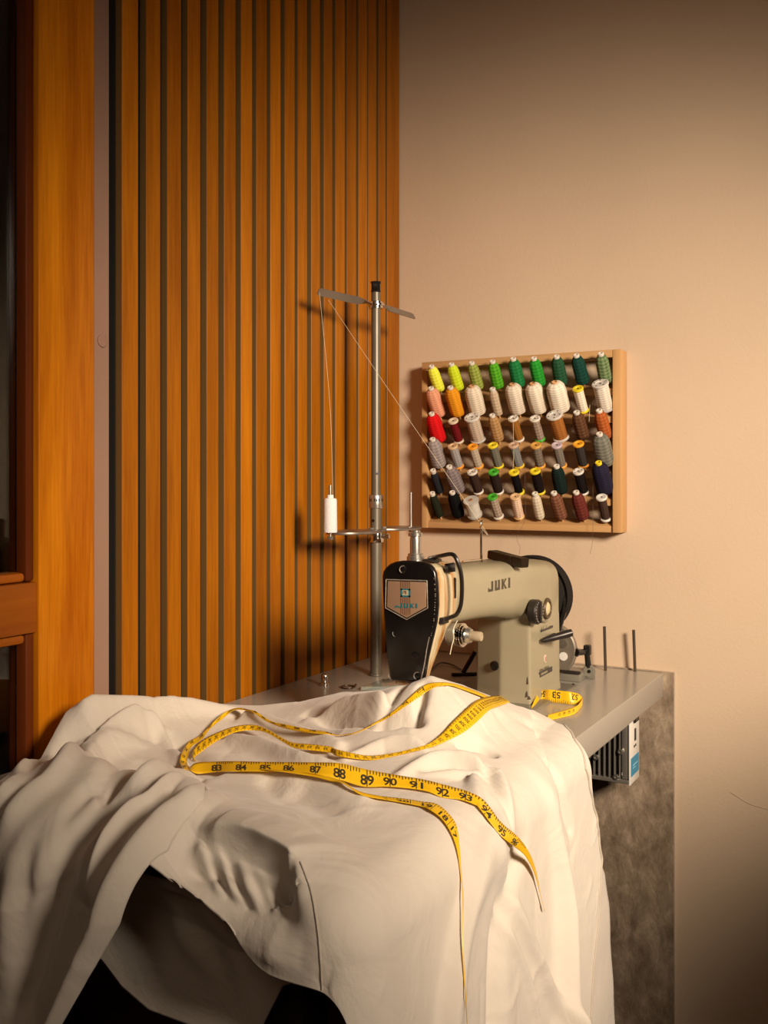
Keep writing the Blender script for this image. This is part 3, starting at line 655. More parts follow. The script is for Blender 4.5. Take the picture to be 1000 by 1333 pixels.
# ------------------------------------------------------------------ small things on the worktop behind the machine
g = [onz(470,899,TZ), onz(499,888.5,TZ), onz(546,887,TZ), onz(540,898,TZ)]
bm = new_bm(); bm_prism(bm, [(p.x,p.y,TZ+.0002) for p in g], (0,0,.006), bevel=.0006); tag(obj('glass_plate', bm, mat('plate_glass', (.62,.66,.58), .06, .0, trans=.75, coat=.2)), 'thick glass plate lying on the worktop behind the black end plate', 'plate')
c = onz(453, 895.5, TZ); bm = new_bm(); bm_tube(bm, [c+Vector((.011*cos(a), .011*sin(a), .0016)) for a in np.linspace(.4, 6.0, 28)], .0014, 8)
bm_tube(bm, [c+Vector((.011*cos(.4), .011*sin(.4), .0017)), onz(463, 893, TZ)+Vector((0,0,.0017))], [.0014,.0022], 8)
tag(obj('metal_ring', bm, mat('bronze_wire', (.10,.055,.03), .3, .7)), 'open dark metal ring with a tail lying by the glass plate', 'ring')
b = onz(611, 878, TZ); bm = new_bm()
s0 = onz(588,879,TZ+.002); s1 = onz(622,878,TZ+.002); s2 = ony(619, 848, s1.y-.0)
bm_tube(bm, [s0+Vector((0,0,.001)), s1+Vector((0,0,.001))], .003, 8); bm_tube(bm, [onz(603,876,TZ+.004), s2], .0042, 8)
tag(obj('angled_bracket', bm, M_black), 'black angled bracket standing on the worktop behind the machine pillar', 'bracket')
bm = new_bm(); bm_tube(bm, smooth_curve([onz(560,873,TZ+.002), onz(573,863,TZ+.004), onz(588,865,TZ+.003), onz(600,871.5,TZ+.002)], 6), .0014, 8)
tag(obj('cable', bm, mat('dark_cable', (.05,.035,.025), .5)), 'thin dark cable curving over the worktop under the machine arm', 'cable')
bm = new_bm(); a, b = onz(588,892,TZ+.0032), onz(607,886,TZ+.0032); bm_tube(bm, [a, a.lerp(b,.45), a.lerp(b,.5), b], [.0022,.0028,.0014,.0012], 8)
tag(obj('screwdriver', bm, M_iron), 'short dark screwdriver lying on the worktop under the machine arm', 'screwdriver')
# ------------------------------------------------------------------ unseen chair added right of the frame so its back shades the foot of the wall
M_uph = mat('charcoal_upholstery', (.03,.028,.027), .8, bump=.2, bscale=400)
M_cbase = mat('chair_base', (.02,.02,.02), .4)
ch = thing('shade_chair', (1.08, -.74, 0), 'charcoal high-backed swivel chair added out of view to shade the foot of the wall', 'chair')
bm = new_bm(); bm_box(bm, (.86, -.98, .44), (1.30, -.50, .52), .03, 4); obj('seat', bm, M_uph, ch)
bm = new_bm(); rings = []
for k in range(9):
    z = .56+k*.0625; w = .235*(1-.18*(k/8)**3); x = 1.31+.02*sin(k/8*pi)+.02*k/8
    rings.append([bm.verts.new((x+dx, -.74+w*s, z)) for dx, s in ((-.022,-.92),(-.03,-.5),(-.034,0),(-.03,.5),(-.022,.92),(0,1),(.022,.92),(.028,.5),(.03,0),(.028,-.5),(.022,-.92),(0,-1))])
loft(bm, rings); bmesh.ops.recalc_face_normals(bm, faces=bm.faces); obj('backrest', bm, M_uph, ch, sharp=60)
bm = new_bm(); bm_tube(bm, smooth_curve([Vector(p) for p in ((1.20,-.74,.425),(1.30,-.74,.42),(1.355,-.74,.50),(1.36,-.74,.66))], 5), .016, 10); obj('back_bracket', bm, M_cbase, ch)
bm = new_bm(); bm_lathe(bm, [(.045,.09),(.035,.13),(.026,.14),(.026,.40),(.09,.415),(.10,.438)], (1.08,-.74,0), seg=20); obj('gas_column', bm, M_cbase, ch)
for k in range(5):
    a = 2*pi*k/5+.3; e = Vector((1.08+.27*cos(a), -.74+.27*sin(a), .065))
    bm = new_bm(); bm_tube(bm, [Vector((1.08+.03*cos(a), -.74+.03*sin(a), .11)), e], [.022,.014], 10); lg = obj('leg', bm, M_cbase, ch)
    bm = new_bm(); s = Vector((-sin(a), cos(a), 0)); c = Vector((e.x, e.y, .026)); bm_lathe(bm, [(.018,-.02),(.026,-.017),(.026,.017),(.018,.02)], c, s, 18); obj('caster', bm, M_cbase, lg)
# ------------------------------------------------------------------ thread rack on the back wall
M_pine = wood('rack_wood', (.42,.225,.085), (.56,.325,.145), 'X', 1., .5, .4, .3)
M_pinev = wood('rack_wood_upright', (.42,.225,.085), (.56,.325,.145), 'Z', 1., .5, .4, .3)
RY = -.040
a = ony(549, 472, RY); b = ony(808.5, 454, RY); c = ony(810, 693, RY); d = ony(551, 688, RY)
RX0, RX1 = a.x, b.x; RZ1 = (a.z+b.z)/2; RZ0 = (c.z+d.z)/2
rk = thing('thread_rack', ((RX0+RX1)/2, -.02, RZ0), 'pale wooden wall rack with six ledges of coloured thread spools', 'rack')
TH_ = .0135
bm = new_bm(); bm_box(bm, (RX0, RY, RZ1-TH_), (RX1-.0152, -.0008, RZ1), .0012); obj('top_rail', bm, M_pine, rk)
bm = new_bm(); bm_box(bm, (RX0+.0121, RY+.004, RZ0), (RX1-.0152, -.0008, RZ0+.012), .0012); obj('bottom_rail', bm, M_pine, rk)
bm = new_bm(); bm_box(bm, (RX0, RY, RZ0), (RX0+.012, -.0008, RZ1-TH_-.0002), .0012); obj('side_rail', bm, M_pinev, rk)
bm = new_bm(); bm_box(bm, (RX1-.015, RY, RZ0), (RX1, -.0008, RZ1), .0012); obj('side_rail', bm, M_pinev, rk)
ROWZ = [1.2625, 1.2130, 1.1640, 1.1150, 1.0665, 1.0205]
TILT = radians(37); AX = Vector((0, -sin(TILT), cos(TILT)))
COLX = [.104+.0409*k for k in range(9)]
for z in ROWZ:
    bm = new_bm(); P = [(-.0010, z-.024), (-.022, z-.021), (-.030, z-.006), (-.026, z-.0022), (-.004, z+.012), (-.0010, z+.012)]
    P = [(-.0008, z-.026), (-.010, z-.026), (-.0335, z-.0135), (-.0335, z-.0055), (-.0205, z-.0005), (-.0008, z+.012)]
    P = [(-.0008, z-.0165), (-.032, z-.0165), (-.032, z-.0035), (-.0215, z-.0005), (-.0008, z+.0145)][:]
    P = [(-.014, z-.015), (-.034, z-.015), (-.034, z-.004), (-.014, z+.006)]
    bm_prism(bm, [(RX0+.0122, y, zz) for y, zz in P], (RX1-RX0-.0274, 0, 0), bevel=.0008); obj('ledge', bm, M_pine, rk)
for z in ROWZ:
    for x in COLX:
        o0 = Vector((x, -.022, z-.002)); bm = new_bm(); bm_tube(bm, [o0, o0+AX*.045], .0019, 8); obj('peg', bm, M_pine, rk)

# spool kinds ----------------------------------------------------------------
M_cap = mat('spool_plastic_white', (.66,.60,.52), .4)
TM = {}
def thread_mat(col, two=None, k=0):
    key = (col, two)
    if key in TM: return TM[key]
    m = bpy.data.materials.new('thread_%d' % len(TM)); m.use_nodes = True; nt = m.node_tree; N = nt.nodes; L = nt.links; b = N['Principled BSDF']
    b.inputs['Roughness'].default_value = .8; b.inputs['Specular IOR Level'].default_value = .06
    tc = N.new('ShaderNodeTexCoord')
    w = []
    for s in (1, -1):                          # cross-wound thread: two families of slanted windings
        sx = N.new('ShaderNodeSeparateXYZ'); L.new(tc.outputs['Object'], sx.inputs[0])
        at = N.new('ShaderNodeMath'); at.operation = 'ARCTAN2'; L.new(sx.outputs['Y'], at.inputs[0]); L.new(sx.outputs['X'], at.inputs[1])
        z = N.new('ShaderNodeMath'); z.operation = 'MULTIPLY'; z.inputs[1].default_value = 700 if two is None else 480; L.new(sx.outputs['Z'], z.inputs[0])
        ad = N.new('ShaderNodeMath'); ad.operation = 'MULTIPLY_ADD'; ad.inputs[1].default_value = s*4.0; L.new(at.outputs[0], ad.inputs[0]); L.new(z.outputs[0], ad.inputs[2])
        si = N.new('ShaderNodeMath'); si.operation = 'SINE'; L.new(ad.outputs[0], si.inputs[0]); w.append(si.outputs[0])
    mx = N.new('ShaderNodeMath'); mx.operation = 'MULTIPLY'; L.new(w[0], mx.inputs[0]); L.new(w[1], mx.inputs[1])
    r = N.new('ShaderNodeMapRange'); r.inputs[1].default_value = -1; L.new(mx.outputs[0], r.inputs[0])
    cr = N.new('ShaderNodeMix'); cr.data_type = 'RGBA'; L.new(r.outputs[0], cr.inputs[0])
    c2 = two or tuple(min(1, x*1.25) for x in col); cr.inputs[6].default_value = rgb([x*(.8 if two is None else 1) for x in col]); cr.inputs[7].default_value = rgb(c2)
    L.new(cr.outputs[2], b.inputs['Base Color'])
    bp = N.new('ShaderNodeBump'); bp.inputs['Strength'].default_value = .35; bp.inputs['Distance'].default_value = .001
    L.new(mx.outputs[0], bp.inputs['Height']); L.new(bp.outputs[0], b.inputs['Normal'])
    TM[key] = m; return m
PM = {}
def plastic(c):
    if c not in PM: PM[c] = mat('spool_plastic', c, .35)
    return PM[c]
W = (.66,.60,.52); CR = (.62,.52,.38); YE = (.75,.58,.02); ORG = (.78,.30,.02); GR = (.05,.36,.02); LIL = (.50,.40,.44); BR = (.42,.20,.08)
B = .0023                                     # bore
def spool(kind, col, two=None, cap=W, cap2=None, s=1., slim=1., fl=None):
    """returns list of (part name, bmesh, material); the spool stands on z = 0"""
    tm = thread_mat(col, two); out = []
    if kind == 'cone':                         # king spool: rounded winding, white neck
        r = .0112*s*slim; h = .053*(1+(s-1)*.35)
        bm = new_bm(); bm_lathe(bm, [(B+.001,.001),(r*.86,.001),(r*.97,.004),(r,.009),(r*.97,h*.72),(r*.86,h*.86),(r*.66,h*.955),(r*.5,h*.985)], seg=28); out.append(('winding', bm, tm))
        rr = .0056 if s < 1.25 else .0058
        bm = new_bm(); bm_lathe(bm, [(B,.0),(rr*1.1,.0),(rr*1.1,.001),(rr*.8,.002),(rr*.8,h*.9),(rr,h*.93),(rr,h+.0035),(rr*.82,h+.0042),(B+.0006,h+.0040),(B,h-.004)], seg=22, cap=False); out.append(('core', bm, plastic(cap)))
    elif kind == 'big':                        # fat overwound cone with a brown tube
        r = .0165*s; h = .058
        bm = new_bm(); bm_lathe(bm, [(B+.001,.001),(r*.9,.001),(r*1.0,.005),(r*1.02,h*.5),(r*1.0,h*.7),(r*.92,h*.86),(r*.72,h*.95),(r*.45,h*.985)], seg=30); out.append(('winding', bm, tm))
        bm = new_bm(); bm_lathe(bm, [(B,.0),(.0052,.0),(.0052,h+.001),(.0045,h+.002),(B+.0012,h+.0012),(B+.001,h-.006)], seg=22, cap=False); out.append(('core', bm, plastic(cap)))
    elif kind in ('reel', 'wide'):             # flanged reel with ends of another colour
        r = (.0083 if kind == 'reel' else .0125)*s*slim; h = .050 if kind == 'reel' else .054
        R = fl or (.0100 if kind == 'reel' else .0150)
        bm = new_bm(); bm_lathe(bm, [(B+.001,.0035),(r*.96,.0036),(r,.006),(r,h-.0075),(r*.96,h-.0046),(B+.001,h-.0045)], seg=26); out.append(('winding', bm, tm))
        for z, c, nm in ((0, cap2 or cap, 'foot_flange'), (h-.0044, cap, 'top_flange')):
            bm = new_bm(); bm_lathe(bm, [(B,z+.0002),(R*.94,z),(R,z+.0008),(R,z+.0034),(R*.9,z+.0044),(R*.55,z+.0040),(R*.5,z+.0030),(B,z+.0030)], seg=26, cap=False); out.append((nm, bm, plastic(c)))
            if z > 0:
                bm = new_bm()
                for k in range(5):
                    a = 2*pi*k/5; p = Vector((cos(a), sin(a), 0))*R*.72; bm_lathe(bm, [(R*.09,z+.0041),(R*.09,z+.0047)], p, seg=6)
                if kind == 'wide' or c == W: out.append(('flange_holes', bm, M_iron))
                else: bm.free()
    elif kind == 'clear':
        r = .0128; h = .036; R = .0145
        bm = new_bm(); bm_lathe(bm, [(B+.001,.003),(r,.003),(r,h-.003),(B+.001,h-.003)], seg=30); out.append(('winding', bm, mat('clear_nylon', (.80,.74,.64), .2, trans=.35)))
        for z in (0, h-.0035):
            bm = new_bm(); bm_lathe(bm, [(B,z),(R,z),(R,z+.0035),(B,z+.0035)], seg=30, cap=False); out.append(('flange', bm, mat('clear_plastic', (.85,.8,.72), .12, trans=.55)))
        bm = new_bm(); bm_lathe(bm, [(B,h),(.004,h),(.004,h+.0012),(B,h+.0012)], seg=20, cap=False); out.append(('core', bm, plastic(BR)))
    return out
GREEN = lambda r, g, b: (r, g, b)
rows = [
 [('cone',(.62,.66,.02),dict(two=(.80,.80,.10)),'lemon yellow thread spool'),('cone',(.42,.55,.012),dict(two=(.60,.68,.03)),'lime yellow-green thread spool'),('cone',(.16,.20,.03),dict(two=(.34,.38,.08)),'olive green thread spool'),
  ('cone',(.03,.22,.012),dict(two=(.12,.40,.02)),'bright leaf green thread spool'),('cone',(.008,.115,.03),dict(s=1.1,two=(.02,.19,.055)),'emerald green thread spool'),('cone',(.012,.19,.02),dict(s=1.05,two=(.03,.30,.03)),'vivid grass green thread spool'),
  ('cone',(.012,.055,.025),dict(s=1.08,two=(.025,.085,.04)),'dark forest green thread spool'),('cone',(.006,.035,.025),dict(s=1.08,two=(.012,.055,.04)),'very dark teal green thread spool'),('cone',(.06,.11,.045),dict(s=1.06,two=(.20,.26,.12)),'mottled sage green thread spool')],
 [('cone',(.62,.27,.16),dict(s=1.3),'fat peach pink thread spool'),('cone',(.62,.24,.012),dict(s=1.3),'fat orange thread spool'),('big',(.62,.52,.40),dict(cap=BR,s=.97),'fat cream thread cone with uneven winding'),
  ('cone',(.40,.29,.19),dict(slim=.8,two=(.55,.43,.30)),'slim beige thread spool'),('big',(.62,.53,.42),dict(cap=BR,s=.98),'fat cream thread cone'),('big',(.66,.57,.45),dict(cap=BR,s=.98),'fat cream thread cone'),
  ('big',(.70,.62,.50),dict(cap=ORG and (.50,.25,.09),s=1.06),'largest and whitest cream thread cone'),('reel',(.72,.63,.50),dict(cap=YE,slim=1.05),'cream reel with yellow ends'),('wide',(.62,.55,.46),dict(cap=(.60,.55,.50),cap2=(.45,.42,.40),slim=1.06),'wide off-white reel with a broad white flange')],
 [('cone',(.55,.008,.010),dict(s=1.32),'fat bright red thread spool'),('reel',(.13,.008,.010),dict(cap=CR,slim=.95),'maroon reel with cream ends'),('wide',(.45,.35,.27),dict(cap=(.60,.55,.50),cap2=(.45,.42,.40)),'wide beige reel with a white flange'),
  ('cone',(.28,.14,.05),dict(two=(.42,.25,.11),slim=1.0),'tan brown thread spool'),('reel',(.25,.10,.02),dict(cap=W),'golden brown reel with white ends'),('reel',(.22,.15,.11),dict(two=(.36,.27,.21),cap=W,cap2=GR),'taupe reel with a white top and green foot'),
  ('wide',(.30,.11,.025),dict(cap=(.58,.54,.49),cap2=(.55,.50,.42)),'wide copper brown reel with a white flange'),('cone',(.07,.028,.012),dict(two=(.13,.06,.03),s=1.05),'dark chocolate brown thread spool'),('cone',(.28,.06,.012),dict(two=(.40,.11,.03),s=1.05),'rust red-brown thread spool')],
 [('cone',(.20,.16,.15),dict(s=1.32,two=(.34,.28,.27)),'fat lilac-grey thread spool'),('reel',(.28,.25,.24),dict(cap=(.60,.40,.22),cap2=ORG,slim=1.05),'light grey reel with a pale orange rim'),('reel',(.36,.28,.20),dict(cap=ORG,two=(.45,.36,.27)),'light taupe reel with bright orange ends'),
  ('reel',(.13,.12,.09),dict(cap=YE),'medium grey reel with yellow ends'),('reel',(.17,.17,.16),dict(cap=(.55,.36,.24),cap2=(.72,.45,.03)),'blue-grey reel with a pale lilac top and orange rim'),('reel',(.13,.10,.075),dict(cap=(.58,.30,.06),cap2=ORG,two=(.2,.16,.125)),'grey-brown reel with orange rims'),
  ('reel',(.17,.14,.115),dict(cap=LIL,cap2=ORG),'warm grey reel with a lilac top'),('reel',(.035,.028,.024),dict(cap=(.80,.36,.02),cap2=ORG),'charcoal reel with an orange top'),('cone',(.10,.10,.08),dict(s=1.45,two=(.20,.19,.15)),'fat mottled grey thread spool')],
 [('cone',(.018,.018,.022),dict(slim=.72),'slim blue-black thread spool'),('cone',(.13,.10,.10),dict(s=1.3,two=(.24,.19,.19)),'fat slate grey thread spool'),('reel',(.035,.018,.014),dict(cap=W,slim=1.05),'dark brown reel with white ends'),
  ('reel',(.022,.013,.010),dict(cap=GR,cap2=W,slim=1.08),'brown-black reel with a green top and white foot'),('reel',(.006,.005,.006),dict(cap=YE,slim=.9),'thinly wound black reel with yellow ends'),('reel',(.010,.006,.006),dict(cap=YE,slim=1.05),'fully wound black reel with yellow ends'),
  ('cone',(.008,.016,.013),dict(s=1.1),'black-green thread spool'),('reel',(.010,.007,.007),dict(cap=W,slim=1.05),'black reel with white ends'),('cone',(.016,.014,.030),dict(s=1.42,cap=YE),'fat navy thread spool with a yellow neck')],
 [('cone',(.016,.017,.009),dict(slim=.75),'slim dark olive-black thread spool'),('cone',(.005,.005,.005),dict(s=1.08),'jet black thread spool'),('clear',(.7,.6,.5),dict(),'short wide clear spool of transparent nylon thread'),
  ('reel',(.24,.17,.12),dict(cap=GR,cap2=W,two=(.40,.31,.24)),'taupe reel with a green top and white foot'),('reel',(.66,.46,.33),dict(cap=(.66,.42,.22),cap2=(.66,.40,.16),slim=1.08),'pale pink reel with orange-rimmed ends'),('cone',(.50,.40,.28),dict(slim=.82,two=(.66,.56,.42)),'slim cream thread spool'),
  ('cone',(.11,.04,.022),dict(two=(.22,.09,.05),s=1.05),'mottled red-brown thread spool'),('cone',(.095,.018,.014),dict(two=(.14,.03,.022),s=1.06),'maroon thread spool'),('reel',(.055,.03,.022),dict(cap=(.66,.62,.55),slim=.9),'dark brown reel between large white flanges')],
]
ORD = ['top','second','third','fourth','fifth','bottom']; CORD = ['first','second','third','fourth','fifth','sixth','seventh','eighth','ninth']
# foot of every spool read off the photograph (nine columns on each ledge)
# spools lean a little differently on their pegs
for i, row in enumerate(rows):
    for j, (kind, col, kw, desc) in enumerate(row):
        z = ROWZ[i]; x = COLX[j]
        parts = spool(kind, col, **kw)
        nm = {'cone':'thread_spool','big':'thread_cone','reel':'thread_reel','wide':'thread_reel','clear':'nylon_spool'}[kind]
        pos = 'leftmost' if j == 0 else 'rightmost' if j == 8 else CORD[j]+' from left'
        t = thing(nm, Vector((x, -.0245, z)), '%s, %s, %s ledge' % (desc, pos, ORD[i]), 'thread spool', 'thread spools on the wall rack')
        lean = Matrix.Rotation(rng.normal(0, .03), 4, 'Y') @ Matrix.Rotation(TILT + rng.normal(0, .03), 4, 'X') @ Matrix.Rotation(rng.random()*6, 4, 'Z')
        if (i, j) == (5, 2): t.location = Vector((x-.003, -.034, z+.001)); 
        t.rotation_euler = lean.to_euler()
        rr = max(v.co.to_2d().length for v in parts[0][1].verts)
        t.location = t.location + AX*(.0036 + rr*.62)          # the foot's back rim rests on the ledge
        for pn, bm, m in parts: obj(pn, bm, m, t, local=True)

# loose ends of thread hanging from the rack
M_tn = mat('brown_thread', (.12,.07,.04), .7)
def hang(pts, y, m, label, r=.00028):
    bm = new_bm(); bm_tube(bm, smooth_curve([ony(a, b, y) for a, b in pts], 6), r, 5); tag(obj('loose_thread', bm, m), label, 'thread')
hang([(668,545),(668.5,565),(669,590),(668,611)], -.064, M_thr, 'loose white thread end hanging from the golden brown reel')
hang([(683,600),(684,650),(683,678),(674,694),(673,702),(677,712),(676,722)], -.055, M_tn, 'fine dark thread hanging below the pale pink reel, curling over the wall')
hang([(772,610),(772,660),(772,690),(771,708),(768,721)], -.050, M_tn, 'fine dark thread hanging below the right part of the rack')
hang([(768,527),(767.5,538),(767,549)], -.062, M_thr, 'short pale thread end beside the yellow-ended reel')
# thread from the guide arm to the pin on the machine
s0 = onx(430, 404, .072); s0 = A + (Cn-A)*.17; s0.z = onx(430,388,s0.x).z
e0 = t1+Vector((0,0,.012))
bm = new_bm(); bm_tube(bm, smooth_curve([s0+Vector((0,0,-.004)), s0.lerp(e0,.5)+Vector((0,0,-.006)), e0-Vector((0,0,.004)), t1+Vector((0,0,.003))], 10), .00024, 6)
tag(obj('thread', bm, M_thr), 'fine pale thread slanting from the guide arm down to the machine pin', 'thread')
# ------------------------------------------------------------------ the cream garment thrown over the table
# The cloth is a sheet laid out flat (X, Y) over the worktop; beyond the two free edges it bends over and hangs.
EX, EY, ER = .514, -1.052, .036
def drape(X, Y, H):
    ex = np.maximum(0, X-EX); ey = np.maximum(0, EY-Y); h = np.sqrt(ex*ex+ey*ey) + 1e-9
    nx, ny = ex/h, -ey/h; th = np.minimum(h/ER, pi/2); over = np.maximum(0, h-ER*pi/2)
    out = ER*np.sin(th) + over*.10; drop = ER*(1-np.cos(th)) + over*.995
    Px = np.minimum(X, EX) + nx*out; Py = np.maximum(Y, EY) + ny*out; Pz = TZ + .004 - drop
    s, c = np.sin(th), np.cos(th)
    return np.stack([Px + nx*s*H, Py + ny*s*H, Pz + c*H], -1)

def stroke_field(X, Y, S):
    """folds: each a polyline on the laid-out cloth with a height and a width to either side"""
    Hh = np.zeros_like(X)
    for pts, amps, wL, wR, sharp in S:
        best = np.full(X.shape, 1e9); val = np.zeros_like(X); n = len(pts)
        for i in range(n-1):
            (ax, ay), (bx, by) = pts[i], pts[i+1]; dx, dy = bx-ax, by-ay; l2 = dx*dx+dy*dy+1e-12; l = math.sqrt(l2)
            t = ((X-ax)*dx + (Y-ay)*dy)/l2; tc = np.clip(t, 0, 1)
            ox, oy = X-ax-tc*dx, Y-ay-tc*dy; d = np.sqrt(ox*ox+oy*oy)
            side = dx*(Y-ay) - dy*(X-ax)
            w = wR + (wL-wR)/(1+np.exp(-np.clip(side/l/(.35*min(wL, wR)+1e-6), -30, 30)))
            q = d/w
            p = np.exp(-q*q) if not sharp else np.exp(-(np.sqrt(q*q+.06)-.245)*1.6)
            a = amps[i]*(1-tc)+amps[i+1]*tc
            m = d < best; val = np.where(m, a*p, val); best = np.where(m, d, best)
        Hh += val
    return Hh

# broad mounds (metres on the cloth: x, y, height)
CREST = ([(.16,-.57),(.233,-.60),(.321,-.64),(.3675,-.665),(.3966,-.66),(.410,-.60),(.447,-.55),(.4726,-.52),(.504,-.52)], [.012,.036,.052,.062,.073,.060,.038,.022,.008], .035, .075, False)
BACKR = ([(.05,-.955),(.05,-.93),(.046,-.905),(.045,-.881),(.05,-.768),(.06,-.689),(.075,-.606)], [.008,.030,.052,.060,.036,.020,.002], .028, .055, False)
G1 = [(.30,-1.0,.018,.13,.055),(.45,-.86,.014,.12,.12),(.16,-1.0,.022,.08,.05),(.42,-.70,.014,.12,.10)]
def H_mound(X, Y):
    H = np.full(X.shape, .008)
    for x, y, a, sx, sy in G1: H = H + a*np.exp(-((X-x)/sx)**2-((Y-y)/sy)**2)
    return H + stroke_field(X, Y, [CREST, BACKR])
# finding a point of the laid-out cloth from a sight line
GX, GY = np.meshgrid(np.linspace(-.06, 1.15, 122), np.linspace(-1.75, -.36, 140), indexing='ij')
_tri = []
for i in range(121):
    for j in range(139):
        a = i*140+j; _tri += [(a, a+140, a+141), (a, a+141, a+1)]
_uv = np.stack([GX.ravel(), GY.ravel()], 1); _cache = {}
def at_cloth(px, py, off=0.):
    k = round(off*200)
    if k not in _cache:
        P = drape(GX, GY, H_mound(GX, GY)+k/200).reshape(-1, 3); _cache[k] = (P, BVHTree.FromPolygons([tuple(p) for p in P], _tri))
    P, bv = _cache[k]
    h, n, idx, t = bv.ray_cast(CAM, ray(px, py).normalized())
    if h is None: h, n, idx, t = bv.find_nearest(ony(px, py, -.8))
    a, b, c = _tri[idx]; A_, B_, C_ = (Vector(P[q]) for q in (a, b, c))
    v0, v1, v2 = B_-A_, C_-A_, h-A_; d00, d01, d11, d20, d21 = v0.dot(v0), v0.dot(v1), v1.dot(v1), v2.dot(v0), v2.dot(v1)
    den = d00*d11-d01*d01; v = (d11*d20-d01*d21)/den; w = (d00*d21-d01*d20)/den
    uv = _uv[a]*(1-v-w)+_uv[b]*v+_uv[c]*w
    return (float(uv[0]), float(uv[1]))
def fold(pts, amp, wL, wR=None, sharp=False):
    """amp and widths in centimetres; pts read off the photograph"""
    wR = wL if wR is None else wR; n = len(pts)
    amps = list(amp) if isinstance(amp, (list, tuple)) else [amp*min(1, .35+1.3*min(i, n-1-i)) if n > 2 else amp for i in range(n)]
    mid = max(amps, key=abs)/100
    c = smooth_curve([Vector((*at_cloth(x, y, mid*.8), 0)) for x, y in pts], 4)
    aa = np.interp(np.linspace(0, n-1, len(c)), range(n), amps)/100
    return ([(p.x, p.y) for p in c], list(aa), wL/100, wR/100, sharp)
